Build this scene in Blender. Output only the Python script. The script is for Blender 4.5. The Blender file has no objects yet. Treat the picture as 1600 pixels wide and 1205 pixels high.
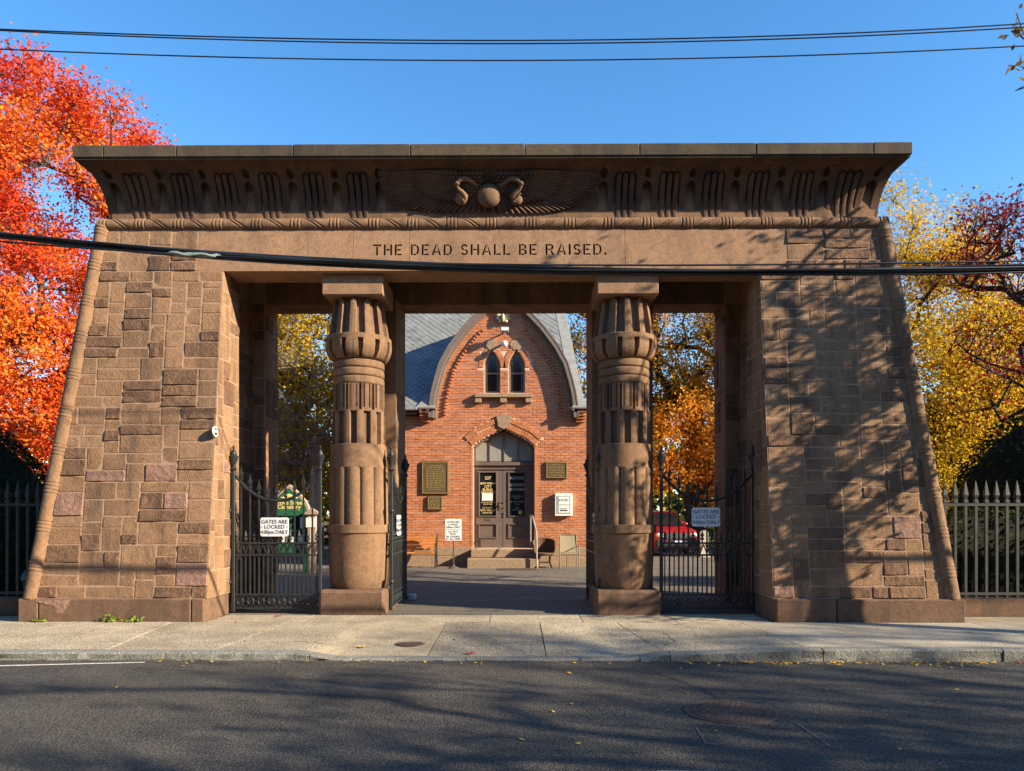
import bpy, bmesh, math, random
import numpy as np
from mathutils import Vector, Matrix

R = math.radians
sc = bpy.context.scene
COL = sc.collection

# ------------------------------------------------------------------ camera, sky, sun, exposure
CX, HC, FPX, HY, YAW = 0.44, 1.65, 1152.0, 805.0, 0.00785
cam_d = bpy.data.cameras.new('camera')
cam_d.sensor_width = 36.0
cam_d.lens = FPX / 1600 * 36.0
cam_d.shift_y = (HY - 602.5) / 1600
cam_d.clip_end = 3000
cam = bpy.data.objects.new('camera', cam_d)
cam.location = (CX, 0, HC)
cam.rotation_euler = (R(90), 0, YAW)
COL.objects.link(cam)
sc.camera = cam

SUN_TO = Vector((1.47, -0.575, 0.70)).normalized()
world = bpy.data.worlds.new('World')
sc.world = world
world.use_nodes = True
wt = world.node_tree
bgn = wt.nodes['Background']
sky = wt.nodes.new('ShaderNodeTexSky')
sky.sky_type = 'NISHITA'
sky.sun_disc = False
sky.sun_elevation = math.asin(SUN_TO.z)
sky.sun_rotation = math.atan2(SUN_TO.x, SUN_TO.y)
sky.air_density = 1.0
sky.dust_density = 0.15
sky.ozone_density = 2.2
hsv = wt.nodes.new('ShaderNodeHueSaturation')          # the camera's vivid rendering of a clear sky
hsv.inputs['Saturation'].default_value = 1.28
wt.links.new(sky.outputs[0], hsv.inputs['Color'])
wt.links.new(hsv.outputs[0], bgn.inputs[0])
bgn.inputs[1].default_value = 0.118
sun_d = bpy.data.lights.new('sun', 'SUN')
sun_d.energy = 5.0
sun_d.angle = R(0.53)
sun_d.color = (1.0, 0.875, 0.66)
sun = bpy.data.objects.new('sun', sun_d)
sun.rotation_euler = SUN_TO.to_track_quat('Z', 'Y').to_euler()
sun.location = (20, -8, 20)
COL.objects.link(sun)
sc.view_settings.view_transform = 'Standard'
sc.view_settings.look = 'None'
sc.view_settings.gamma = 1
sc.view_settings.use_curve_mapping = False
sc.view_settings.exposure = 1.36
sc.render.engine = 'CYCLES'
sc.cycles.use_denoising = True
sc.cycles.max_bounces = 6
sc.cycles.transparent_max_bounces = 8

_c, _s = math.cos(YAW), math.sin(YAW)
def at(px, py, Y):
    """world point seen at a photograph position, on the vertical plane at depth Y"""
    t = (px - 800) / FPX
    dx = Y * (t * _c - _s) / (_c + t * _s)
    dep = Y * _c - dx * _s
    return Vector((CX + dx, Y, HC + (HY - py) * dep / FPX))

# ------------------------------------------------------------------ helpers
def tag(o, label=None, cat=None, group=None, kind=None):
    if label: o['label'] = label
    if cat: o['category'] = cat
    if group: o['group'] = group
    if kind: o['kind'] = kind
    return o

def empty(name, loc, label=None, cat=None, group=None, rz=0):
    o = bpy.data.objects.new(name, None)
    o.location = loc
    o.rotation_euler = (0, 0, rz)
    o.empty_display_size = 0.2
    COL.objects.link(o)
    return tag(o, label, cat, group)

def world_off(p):
    v = Vector((0, 0, 0))
    while p is not None:
        v = v + p.location
        p = p.parent
    return v

def copy_tree(o, parent=None):
    c = o.copy()
    COL.objects.link(c)
    c.parent = parent
    for ch in list(o.children):
        copy_tree(ch, c)
    return c

class MB:
    """collects faces, builds ONE mesh object"""
    def __init__(self):
        self.v = []; self.f = []; self.m = []; self.cur = 0
    def add(self, verts, faces):
        b = len(self.v)
        self.v.extend([tuple(p) for p in verts])
        for f in faces:
            self.f.append(tuple(i + b for i in f)); self.m.append(self.cur)
        return self
    def box(self, x0, x1, y0, y1, z0, z1):
        return self.hexa([(x0,y0,z0),(x1,y0,z0),(x1,y1,z0),(x0,y1,z0),(x0,y0,z1),(x1,y0,z1),(x1,y1,z1),(x0,y1,z1)])
    def hexa(self, p):
        return self.add(p, [(0,3,2,1),(4,5,6,7),(0,1,5,4),(1,2,6,5),(2,3,7,6),(3,0,4,7)])
    def bbox(self, x0, x1, y0, y1, z0, z1, b=0.01):
        """box with bevelled edges (24-vertex chamfer)"""
        vs = []; idx = {}
        X=(x0,x1); Yy=(y0,y1); Z=(z0,z1)
        s=(1,-1)
        for i in (0,1):
            for j in (0,1):
                for k in (0,1):
                    for a in range(3):
                        p=[X[i]+s[i]*b, Yy[j]+s[j]*b, Z[k]+s[k]*b]
                        p[a]=(X[i],Yy[j],Z[k])[a]
                        idx[i,j,k,a]=len(vs); vs.append(p)
        F=[]
        for a in range(3):
            o=[q for q in range(3) if q!=a]
            for sv in (0,1):
                q=[]
                for (u,w) in ((0,0),(1,0),(1,1),(0,1)):
                    c=[0,0,0]; c[a]=sv; c[o[0]]=u; c[o[1]]=w
                    q.append(idx[c[0],c[1],c[2],a])
                F.append(tuple(q))
        for a in range(3):
            o=[q for q in range(3) if q!=a]
            for u in (0,1):
                for w in (0,1):
                    c0=[0,0,0]; c0[o[0]]=u; c0[o[1]]=w
                    c1=list(c0); c1[a]=1
                    F.append((idx[(*c0,o[0])],idx[(*c1,o[0])],idx[(*c1,o[1])],idx[(*c0,o[1])]))
        for i in (0,1):
            for j in (0,1):
                for k in (0,1):
                    F.append((idx[i,j,k,0],idx[i,j,k,1],idx[i,j,k,2]))
        return self.add(vs,F)
    def prism(self, poly, axis, a0, a1):
        """poly: 2D points; axis 'y' -> (x,z), 'x' -> (y,z), 'z' -> (x,y)"""
        n = len(poly)
        def P(q, a):
            if axis == 'y': return (q[0], a, q[1])
            if axis == 'x': return (a, q[0], q[1])
            return (q[0], q[1], a)
        vs = [P(q, a0) for q in poly] + [P(q, a1) for q in poly]
        fs = [tuple(range(n)), tuple(range(2*n-1, n-1, -1))]
        fs += [(i, n+i, n+(i+1) % n, (i+1) % n) for i in range(n)]
        return self.add(vs, fs)
    def tube(self, pts, r, n=8, caps=True):
        pts = [Vector(p) for p in pts]
        rs = r if isinstance(r, (list, tuple)) else [r]*len(pts)
        vs = []; up = None
        for i, p in enumerate(pts):
            d = (pts[min(i+1, len(pts)-1)] - pts[max(i-1, 0)]).normalized()
            if up is None:
                up = Vector((0,0,1)) if abs(d.z) < .9 else Vector((1,0,0))
            a = d.cross(up).normalized(); b = a.cross(d).normalized(); up = b
            for k in range(n):
                t = 2*math.pi*(k+.5)/n
                vs.append(p + (a*math.cos(t) + b*math.sin(t))*rs[i])
        fs = []
        for i in range(len(pts)-1):
            for k in range(n):
                fs.append((i*n+k, i*n+(k+1) % n, (i+1)*n+(k+1) % n, (i+1)*n+k))
        if caps:
            fs.append(tuple(range(n-1, -1, -1))); fs.append(tuple(range((len(pts)-1)*n, len(pts)*n)))
        return self.add(vs, fs)
    def bar(self, p0, p1, w, n=4):
        return self.tube([p0, p1], w*.7071, n)
    def lathe(self, prof, n=16, c=(0,0,0), sy=1.0):
        vs = []; fs = []
        for (r, z) in prof:
            for k in range(n):
                t = 2*math.pi*(k+.5)/n
                vs.append((c[0]+r*math.cos(t), c[1]+r*math.sin(t)*sy, c[2]+z))
        for i in range(len(prof)-1):
            for k in range(n):
                fs.append((i*n+k, i*n+(k+1) % n, (i+1)*n+(k+1) % n, (i+1)*n+k))
        fs.append(tuple(range(n-1, -1, -1))); fs.append(tuple(range((len(prof)-1)*n, len(prof)*n)))
        return self.add(vs, fs)
    def ball(self, c, rx, ry=None, rz=None, n=12, m=8):
        ry = ry or rx; rz = rz or rx
        vs = []; fs = []
        for i in range(m+1):
            a = math.pi*i/m
            for k in range(n):
                t = 2*math.pi*k/n
                vs.append((c[0]+rx*math.sin(a)*math.cos(t), c[1]+ry*math.sin(a)*math.sin(t), c[2]-rz*math.cos(a)))
        for i in range(m):
            for k in range(n):
                fs.append((i*n+k, i*n+(k+1) % n, (i+1)*n+(k+1) % n, (i+1)*n+k))
        return self.add(vs, fs)
    def grid(self, P):
        """P[i][j] 3D points"""
        n, m = len(P), len(P[0])
        vs = [p for row in P for p in row]
        fs = [(i*m+j, i*m+j+1, (i+1)*m+j+1, (i+1)*m+j) for i in range(n-1) for j in range(m-1)]
        return self.add(vs, fs)
    def build(self, name, mat, parent=None, smooth=None, center=False, kind=None):
        off = world_off(parent)
        vs = self.v
        if center:
            a = np.array(vs); c = (a.min(0)+a.max(0))/2
            off2 = Vector(c)
        else:
            off2 = off
        me = bpy.data.meshes.new(name)
        me.from_pydata([(x-off2.x, y-off2.y, z-off2.z) for (x, y, z) in vs], [], self.f)
        fix_normals(me)
        o = bpy.data.objects.new(name, me)
        if center: o.location = off2 - off
        mats = mat if isinstance(mat, (list, tuple)) else [mat]
        for m_ in mats: me.materials.append(m_)
        if len(mats) > 1: me.polygons.foreach_set('material_index', self.m)
        if smooth is not None:
            shade(me, smooth)
        COL.objects.link(o)
        o.parent = parent
        if kind: o['kind'] = kind
        return o

def fix_normals(me):
    bm = bmesh.new(); bm.from_mesh(me)
    bmesh.ops.recalc_face_normals(bm, faces=bm.faces)
    bm.to_mesh(me); bm.free()

def shade(me, ang):
    me.polygons.foreach_set('use_smooth', [True]*len(me.polygons))
    if ang < 180:
        me.set_sharp_from_angle(angle=R(ang))

def np_mesh(name, co, quads, mat, parent=None, smooth=None, tint=None, kind=None, weld=False):
    """fast mesh from numpy arrays (co n x 3, quads m x k)"""
    off = world_off(parent)
    co = np.asarray(co, dtype=np.float32) - np.array(off, dtype=np.float32)
    quads = np.asarray(quads, dtype=np.int32)
    k = quads.shape[1]
    me = bpy.data.meshes.new(name)
    me.vertices.add(len(co)); me.vertices.foreach_set('co', co.ravel())
    me.loops.add(quads.size); me.loops.foreach_set('vertex_index', quads.ravel())
    me.polygons.add(len(quads))
    me.polygons.foreach_set('loop_start', np.arange(0, quads.size, k, dtype=np.int32))
    me.polygons.foreach_set('loop_total', np.full(len(quads), k, dtype=np.int32))
    me.update(calc_edges=True)
    me.validate()
    if tint is not None:
        a = me.attributes.new('tint', 'FLOAT', 'FACE')
        a.data.foreach_set('value', np.asarray(tint, dtype=np.float32))
    me.materials.append(mat)
    if smooth is not None: shade(me, smooth)
    o = bpy.data.objects.new(name, me)
    COL.objects.link(o)
    o.parent = parent
    if kind: o['kind'] = kind
    return o

def np_grid(name, P, mat, parent=None, smooth=35, closed=False, flip=False):
    """P: array (n, m, 3) -> grid mesh; closed joins the last column to the first"""
    n, m = P.shape[:2]
    idx = np.arange(n*m).reshape(n, m)
    if closed:
        idx = np.concatenate([idx, idx[:, :1]], 1)
    q = np.stack([idx[:-1, :-1], idx[:-1, 1:], idx[1:, 1:], idx[1:, :-1]], -1).reshape(-1, 4)
    if flip: q = q[:, ::-1]
    return np_mesh(name, P.reshape(-1, 3), q, mat, parent, smooth)

def text_mesh(body, size, mat, parent, loc, rot=(90, 0, 0), name='lettering', depth=0.002, align='CENTER', sx=1.0, bold=0.0):
    cu = bpy.data.curves.new(name, 'FONT')
    cu.body = body; cu.size = size; cu.align_x = align; cu.align_y = 'CENTER'
    cu.extrude = depth; cu.resolution_u = 3; cu.offset = bold
    t = bpy.data.objects.new(name, cu)
    me = bpy.data.meshes.new_from_object(t)
    bpy.data.objects.remove(t); bpy.data.curves.remove(cu)
    me.name = name
    me.materials.clear(); me.materials.append(mat)
    o = bpy.data.objects.new(name, me)
    COL.objects.link(o)
    o.parent = parent
    o.location = Vector(loc) - world_off(parent)
    o.rotation_euler = [R(a) for a in rot]
    o.scale = (sx, 1, 1)
    return o

# ------------------------------------------------------------------ materials
class NT:
    def __init__(self, name):
        self.m = bpy.data.materials.new(name)
        self.m.use_nodes = True
        self.t = self.m.node_tree
        self.t.nodes.clear()
        self.out = self.t.nodes.new('ShaderNodeOutputMaterial')
        self._pos = None
    def n(self, typ, **kw):
        nd = self.t.nodes.new('ShaderNode' + typ)
        for k, v in kw.items():
            if k.startswith('i_'):
                nd.inputs[k[2:].replace('_', ' ')].default_value = v
            else: setattr(nd, k, v)
        return nd
    def l(self, a, b): self.t.links.new(a, b)
    def pos(self):
        if self._pos is None:
            self._pos = self.n('NewGeometry').outputs['Position']
        return self._pos
    def mapped(self, scale, loc=(0,0,0)):
        mp = self.n('Mapping'); mp.inputs['Scale'].default_value = scale; mp.inputs['Location'].default_value = loc
        self.l(self.pos(), mp.inputs['Vector'])
        return mp.outputs[0]
    def noise(self, scale, detail=4, rough=.55, vec=None, dist=0):
        nd = self.n('TexNoise'); nd.inputs['Scale'].default_value = scale
        nd.inputs['Detail'].default_value = detail; nd.inputs['Roughness'].default_value = rough
        nd.inputs['Distortion'].default_value = dist
        self.l(vec or self.pos(), nd.inputs['Vector'])
        return nd.outputs['Fac']
    def voro(self, scale, vec=None, feat='F1'):
        nd = self.n('TexVoronoi'); nd.feature = feat; nd.inputs['Scale'].default_value = scale
        self.l(vec or self.pos(), nd.inputs['Vector'])
        return nd.outputs['Distance']
    def ramp(self, fac, stops, interp='LINEAR'):
        nd = self.n('ValToRGB'); cr = nd.color_ramp; cr.interpolation = interp
        while len(cr.elements) > 1: cr.elements.remove(cr.elements[-1])
        for i, (p, c) in enumerate(stops):
            e = cr.elements[0] if i == 0 else cr.elements.new(p)
            e.position = p
            e.color = (*c, 1) if not isinstance(c, (int, float)) else (c, c, c, 1)
        self.l(fac, nd.inputs[0])
        return nd.outputs[0]
    def mix(self, fac, a, b, mode='MIX'):
        nd = self.n('Mix'); nd.data_type = 'RGBA'; nd.blend_type = mode
        def put(sock, v):
            if isinstance(v, (int, float)): sock.default_value = v if sock.type == 'VALUE' else (v, v, v, 1)
            elif isinstance(v, tuple): sock.default_value = (*v, 1)
            else: self.l(v, sock)
        put(nd.inputs['Factor'], fac); put(nd.inputs['A'], a); put(nd.inputs['B'], b)
        return nd.outputs['Result']
    def math(self, op, a, b=None):
        nd = self.n('Math'); nd.operation = op
        for s, v in ((nd.inputs[0], a), (nd.inputs[1], b)):
            if v is None: continue
            if isinstance(v, (int, float)): s.default_value = v
            else: self.l(v, s)
        return nd.outputs[0]
    def rnd(self):
        return self.n('ObjectInfo').outputs['Random']
    def bump(self, h, dist, strength=1.0, prev=None):
        nd = self.n('Bump'); nd.inputs['Strength'].default_value = strength; nd.inputs['Distance'].default_value = dist
        self.l(h, nd.inputs['Height'])
        if prev: self.l(prev, nd.inputs['Normal'])
        return nd.outputs[0]
    def done(self, color, rough=.8, normal=None, metal=0, spec=.3, **kw):
        b = self.n('BsdfPrincipled')
        if isinstance(color, tuple): b.inputs['Base Color'].default_value = (*color, 1)
        else: self.l(color, b.inputs['Base Color'])
        if isinstance(rough, (int, float)): b.inputs['Roughness'].default_value = rough
        else: self.l(rough, b.inputs['Roughness'])
        b.inputs['Metallic'].default_value = metal
        b.inputs['Specular IOR Level'].default_value = spec
        if normal: self.l(normal, b.inputs['Normal'])
        self.l(b.outputs[0], self.out.inputs[0])
        return self.m

def stone_mat(name, c0, c1, c2, rough=False, stain=.45, pits=True, soot=(.045,.035,.03)):
    t = NT(name)
    base = t.ramp(t.rnd(), [(0, c0), (.35, c1), (.7, c2), (1, c0)])
    base = t.mix(t.ramp(t.noise(2.3, 5), [(.35, 0), (.7, 1)]), base, t.mix(.5, base, c2, 'MULTIPLY' if False else 'MIX'))
    base = t.mix(1.0, base, t.ramp(t.noise(5.5, 5, .7, None, 1.2), [(.28, .70), (.5, 1.0), (.74, 1.22)]), 'MULTIPLY')
    grain = t.ramp(t.noise(38, 6, .7), [(.25, .66), (.75, 1.22)])
    base = t.mix(1.0, base, grain, 'MULTIPLY')
    fine = t.ramp(t.noise(170, 3, .7), [(.3, .8), (.7, 1.15)])
    base = t.mix(1.0, base, fine, 'MULTIPLY')
    st = t.ramp(t.noise(1.0, 6, .6, t.mapped((2.6, 2.6, .38))), [(.47, 0), (.70, 1)])
    base = t.mix(t.math('MULTIPLY', st, stain), base, soot)
    n1 = t.bump(t.noise(24 if not rough else 13, 6, .65), (.010 if pits else .0045) if not rough else .035)
    n2 = t.bump(t.noise(110, 4, .6), .004, 1.0, n1)
    if pits:
        pit = t.ramp(t.voro(21), [(.0, 0), (.17, 0), (.26, 1)])
        n2 = t.bump(pit, .006, .9, n2)
    # tooling marks
    if not rough and pits:
        w = t.n('TexWave'); w.inputs['Scale'].default_value = 14; w.inputs['Distortion'].default_value = 6
        w.inputs['Detail'].default_value = 3; w.bands_direction = 'DIAGONAL'
        vr = t.n('VectorRotate'); vr.rotation_type = 'Y_AXIS'
        t.l(t.pos(), vr.inputs['Vector']); t.l(t.math('MULTIPLY', t.rnd(), 6.28), vr.inputs['Angle'])
        t.l(vr.outputs[0], w.inputs['Vector'])
        n2 = t.bump(w.outputs['Fac'], .004, .32, n2)
    return t.done(base, .88, n2, spec=.2)

BR = .86
def B(r, g, b, k=1.0): return (r*k*BR, g*k*BR, b*k*BR)
M = {}
M['stone'] = stone_mat('sandstone_dressed', B(.335,.190,.102), B(.290,.162,.088), B(.36,.207,.115), stain=.75)
M['rock'] = stone_mat('sandstone_rockfaced', B(.210,.117,.070), B(.175,.098,.060), B(.24,.135,.080), rough=True)
M['pink'] = stone_mat('sandstone_spalled', B(.325,.185,.135), B(.29,.162,.118), B(.35,.20,.15), rough=True, stain=.1, pits=False)
M['carved'] = stone_mat('sandstone_carved', B(.275,.155,.086), B(.26,.146,.080), B(.29,.164,.092), stain=.66, pits=False)
M['cavetto'] = stone_mat('sandstone_sooty_shaded', B(.150,.080,.048), B(.13,.072,.045), B(.17,.094,.056), stain=.92, pits=False)  # real soot; base tone darkened further to deepen the shade under the slab
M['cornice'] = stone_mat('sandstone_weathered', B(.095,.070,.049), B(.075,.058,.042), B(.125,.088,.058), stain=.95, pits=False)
M['lintel'] = stone_mat('sandstone_lintel', B(.375,.214,.122), B(.35,.198,.114), B(.395,.228,.134), stain=.25, pits=False)
M['plinth'] = stone_mat('sandstone_plinth', B(.185,.105,.066), B(.165,.095,.06), B(.215,.125,.078), stain=.6, pits=False)
def simple(name, c, rough=.7, var=.25, scale=20, bump=.0, metal=0, spec=.3):
    t = NT(name)
    col = t.mix(1.0, c, t.ramp(t.noise(scale, 5, .6), [(.3, 1-var), (.7, 1+var)]), 'MULTIPLY')
    nm = t.bump(t.noise(scale*3, 4), bump) if bump else None
    return t.done(col, rough, nm, metal, spec)
M['mortar'] = simple('mortar_tan', B(.375,.23,.148), .95, .25, 14, .004)
M['roofcap'] = simple('roof_cap_metal', (.035,.033,.032), .6)
M['asphalt'] = None
def asphalt(name, c, agg, seed=0):
    t = NT(name)
    v = t.ramp(t.voro(46), [(.0, 1.9), (.22, 1.1), (.45, .62), (.7, .5)])
    col = t.mix(1.0, c, v, 'MULTIPLY')
    col = t.mix(1.0, col, t.ramp(t.noise(24, 5, .8), [(.32, .62), (.68, 1.45)]), 'MULTIPLY')
    big = t.ramp(t.noise(.55, 6, .65, t.mapped((.6, 2.2, 1), (seed, 0, 0))), [(.3, .74), (.7, 1.28)])
    col = t.mix(1.0, col, big, 'MULTIPLY')
    gr = t.ramp(t.noise(75, 3, .85), [(.56, 0), (.70, 1)])
    col = t.mix(t.math('MULTIPLY', gr, agg), col, (.36, .33, .28))
    nm = t.bump(t.voro(46), .010)
    nm = t.bump(t.noise(60, 5, .8), .008, .9, nm)
    return t.done(col, .9, nm, spec=.2)
M['asphalt'] = asphalt('asphalt_road', (.102,.089,.076), .45)
M['drive'] = asphalt('asphalt_drive', (.215,.182,.145), .25, 7)
def concrete(name, c, pebbles):
    t = NT(name)
    col = t.mix(1.0, c, t.ramp(t.noise(1.6, 6, .65), [(.3, .72), (.7, 1.2)]), 'MULTIPLY')
    col = t.mix(1.0, col, t.ramp(t.rnd(), [(0, .86), (1, 1.12)]), 'MULTIPLY')
    if pebbles:
        v = t.ramp(t.voro(40), [(.0, 1.45), (.3, .95), (.55, .38)])
        col = t.mix(pebbles, col, t.mix(1.0, col, v, 'MULTIPLY'))
        gr = t.ramp(t.noise(60, 4, .85), [(.3, .6), (.7, 1.35)])
        col = t.mix(1.0, col, gr, 'MULTIPLY')
        nm = t.bump(t.voro(62), .008)
    else:
        col = t.mix(1.0, col, t.ramp(t.noise(70, 4, .7), [(.3, .85), (.7, 1.13)]), 'MULTIPLY')
        nm = t.bump(t.noise(120, 4), .003)
    return t.done(col, .9, nm, spec=.2)
M['aggregate'] = concrete('concrete_aggregate', (.56,.46,.325), .7)
M['concrete'] = concrete('concrete_smooth', (.43,.345,.235), .35)
M['concrete_new'] = concrete('concrete_pale', (.44,.375,.285), .25)
M['joint'] = simple('dark_joint', (.035,.03,.025), .95)
def granite():
    t = NT('granite_curb')
    col = t.ramp(t.noise(55, 5, .75), [(.3, (.09,.085,.075)), (.5, (.24,.225,.19)), (.72, (.42,.40,.35))])
    col = t.mix(t.ramp(t.noise(2.5, 4), [(.5, 0), (.75, .5)]), col, (.12,.10,.07))
    return t.done(col, .8, t.bump(t.noise(26, 6, .7), .03), spec=.3)
M['granite'] = granite()
M['iron'] = simple('wrought_iron_green_grey', (.018,.021,.022), .5, .35, 9, .001, 0, .5)
M['iron_grey'] = simple('weathered_iron_fence', (.023,.025,.022), .55, .4, 7, .001, 0, .45)
M['sign'] = simple('sign_enamel', (.62,.64,.66), .45, .06, 8)
M['white'] = simple('white_panel', (.78,.77,.72), .5, .06, 8)
M['ink'] = simple('dark_ink', (.03,.035,.05), .6, .1)
M['brickm'] = simple('brick_mortar', (.62,.43,.32), .95, .2, 20, .003)
def brick_mat():
    t = NT('red_brick')
    col = t.ramp(t.noise(3.4, 2, .5, t.mapped((1.2, 1, 3.6))), [(.25, (.36,.120,.053)), (.5, (.49,.178,.076)), (.75, (.58,.235,.110))])
    col = t.mix(1.0, col, t.ramp(t.noise(45, 5, .7), [(.3, .78), (.7, 1.16)]), 'MULTIPLY')
    return t.done(col, .9, t.bump(t.noise(70, 4), .004), spec=.2)
M['brick'] = brick_mat()
M['brownstone_trim'] = simple('brownstone_trim', (.30,.20,.125), .9, .25, 16, .006)
def slate():
    t = NT('roof_slate')
    col = t.ramp(t.noise(2.4, 3, .6), [(.3, (.13,.135,.135)), (.7, (.225,.225,.215))])
    col = t.mix(1.0, col, t.ramp(t.noise(30, 3), [(.3, .8), (.7, 1.15)]), 'MULTIPLY')
    return t.done(col, .6, t.bump(t.noise(30, 4), .004), spec=.4)
M['slate'] = slate()
M['leadgrey'] = simple('lead_flashing', (.235,.23,.215), .55, .2, 6)
M['brownpaint'] = simple('brown_gray_paint', (.165,.122,.102), .55, .15, 12)
M['doorpaint'] = simple('door_brown_paint', (.145,.100,.082), .5, .12, 10)
M['glass'] = simple('dark_window_glass', (.012,.014,.016), .08, .1, 3, 0, 0, .6)
M['transom'] = simple('painted_transom_panel', (.27,.245,.20), .5, .1, 8)
M['gold'] = simple('gold_leaf_lettering', (.75,.55,.22), .45, .1, 20)
M['greylet'] = simple('grey_lettering', (.34,.33,.31), .6, .1, 20)
M['bronze'] = simple('bronze_plaque', (.15,.096,.042), .5, .3, 30, .003, .35, .5)
M['bronze_lit'] = simple('bronze_raised_letter', (.32,.225,.09), .45, .2, 30, 0, .3, .5)  # lighter copy of the plaque bronze, lit relief put into its colour
M['wood'] = None
def wood():
    t = NT('orange_stained_wood')
    col = t.ramp(t.noise(6, 5, .6, t.mapped((1.5, 20, 20))), [(.3, (.46,.16,.035)), (.7, (.62,.25,.06))])
    return t.done(col, .5, spec=.4)
M['wood'] = wood()
M['wicker'] = simple('brown_wicker', (.11,.055,.030), .75, .35, 60, .006)
M['chairframe'] = simple('tan_metal_frame', (.20,.16,.11), .5, .2, 20)
M['chairmesh'] = simple('tan_woven_sling', (.30,.235,.145), .8, .2, 60, .002)
M['kioskgreen'] = simple('kiosk_green_paint', (.024,.125,.058), .5, .15, 10)
M['kioskdark'] = simple('kiosk_dark_interior', (.05,.045,.04), .8)
M['paper'] = simple('notice_paper', (.74,.72,.64), .8, .12, 9)
M['pinkwood'] = simple('weathered_pinkish_post', (.40,.27,.20), .8, .2, 14)
M['obelisk'] = simple('pale_marble_monument', (.44,.40,.33), .8, .25, 5, .004)
M['redpaint'] = simple('red_car_paint', (.24,.007,.009), .25, .05, 3, 0, 0, .6)
M['tyre'] = simple('black_rubber', (.018,.018,.018), .85)
M['chrome'] = simple('bright_metal', (.55,.55,.55), .25, .05, 3, 0, .8, .5)
M['blacktrim'] = simple('black_plastic_trim', (.02,.02,.022), .5)
M['lampglass'] = simple('headlamp_lens', (.72,.70,.64), .15, .05, 9, 0, 0, .6)
M['cable'] = simple('black_cable_sheath', (.012,.014,.016), .35, .3, 6, 0, 0, .6)
M['splice'] = simple('pale_green_splice', (.22,.27,.25), .5, .2, 10)
M['castiron'] = simple('rusty_cast_iron', (.095,.064,.050), .65, .4, 22, .002, .2, .4)
M['paintline'] = simple('worn_white_road_paint', (.55,.52,.46), .8, .4, 22)
M['bark'] = simple('grey_brown_bark', (.075,.058,.045), .95, .4, 14, .02)
M['barkdark'] = simple('dark_bark', (.035,.028,.024), .95, .4, 14, .02)
M['barkpale'] = simple('pale_bare_twigs', (.19,.16,.125), .9, .3, 14, .01)
M['soil'] = simple('soil_and_leaf_litter', (.10,.075,.04), 1.0, .5, 3, .03)
M['tealplastic'] = simple('teal_plastic_bin', (.015,.085,.080), .5, .1)
M['copperwhite'] = simple('grey_lamp_housing', (.26,.25,.22), .5)
M['globe'] = simple('white_globe_camera', (.72,.70,.68), .3, .03)
M['goldstone'] = simple('gilded_ornament', (.50,.43,.25), .6, .2, 20)
def leafmat(name, stops, trans=.4, clump=.35, tintw=.55, shift=0.0):
    t = NT(name)
    a = t.n('Attribute'); a.attribute_name = 'tint'
    f = t.math('ADD', t.math('MULTIPLY', a.outputs['Fac'], tintw), t.math('MULTIPLY', t.math('SUBTRACT', t.noise(clump, 3, .6), .5), 2.6*(1-tintw)))
    f = t.math('ADD', f, (1-tintw)*.5 + shift)
    col = t.ramp(f, stops)
    d = t.n('BsdfDiffuse'); tr = t.n('BsdfTranslucent'); mx = t.n('MixShader')
    t.l(col, d.inputs[0]); t.l(col, tr.inputs[0]); mx.inputs[0].default_value = trans
    t.l(d.outputs[0], mx.inputs[1]); t.l(tr.outputs[0], mx.inputs[2]); t.l(mx.outputs[0], t.out.inputs[0])
    return t.m
M['maple'] = leafmat('maple_leaves_red_orange', [(0, (.42,.030,.022)), (.25, (.62,.055,.022)), (.5, (.74,.14,.025)), (.75, (.78,.26,.035)), (1, (.74,.43,.06))], .4, .42, .38, -.04)
M['yellowleaf'] = leafmat('yellow_autumn_leaves', [(0, (.22,.17,.02)), (.3, (.50,.31,.02)), (.65, (.72,.47,.035)), (1, (.62,.30,.03))])
M['orangeleaf'] = leafmat('orange_gold_leaves', [(0, (.10,.10,.018)), (.3, (.30,.20,.02)), (.55, (.55,.27,.025)), (.8, (.66,.25,.02)), (1, (.65,.18,.02))])
M['oliveleaf'] = leafmat('olive_gold_leaves', [(0, (.15,.12,.018)), (.45, (.46,.30,.03)), (1, (.66,.43,.045))])
M['crimsonleaf'] = leafmat('crimson_leaves', [(0, (.13,.016,.020)), (.5, (.27,.026,.028)), (1, (.42,.05,.04))])
M['brownleaf'] = leafmat('dull_oak_leaves', [(0, (.10,.06,.02)), (.5, (.20,.12,.03)), (1, (.28,.16,.04))])
M['yew'] = leafmat('dark_yew_needles', [(0, (.012,.022,.011)), (.6, (.025,.045,.018)), (1, (.05,.075,.028))], .15)
M['hedge'] = leafmat('hedge_leaves', [(0, (.018,.030,.012)), (.6, (.035,.055,.018)), (1, (.10,.10,.03))], .2)
M['weed'] = leafmat('weed_leaves', [(0, (.10,.15,.02)), (1, (.26,.30,.05))], .3)
M['fallen'] = leafmat('fallen_leaves', [(0, (.45,.10,.02)), (.4, (.60,.33,.05)), (1, (.66,.46,.12))], .1, 3)

# ------------------------------------------------------------------ the setting: ground, road, pavement, drive
rng = random.Random(11)
def sst(a, b, x):
    t = min(1, max(0, (x-a)/(b-a))); return t*t*(3-2*t)
Z_ROAD = -.15
YC = 9.1                                    # road face of the kerb
def z_kerb(x):
    base = -.05 + .05*sst(2.5, 4.0, x)
    dip = sst(-2.35, -1.75, x)*(1-sst(1.75, 2.35, x))
    return base*(1-dip) - .122*dip
def z_walk(x, y):
    t = min(1, max(0, (11.4-y)/(11.4-9.28)))
    return z_kerb(x)*t
def z_back(y):                              # the cemetery drive rises a little behind the gate
    return .1*sst(14, 22, y)

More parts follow.
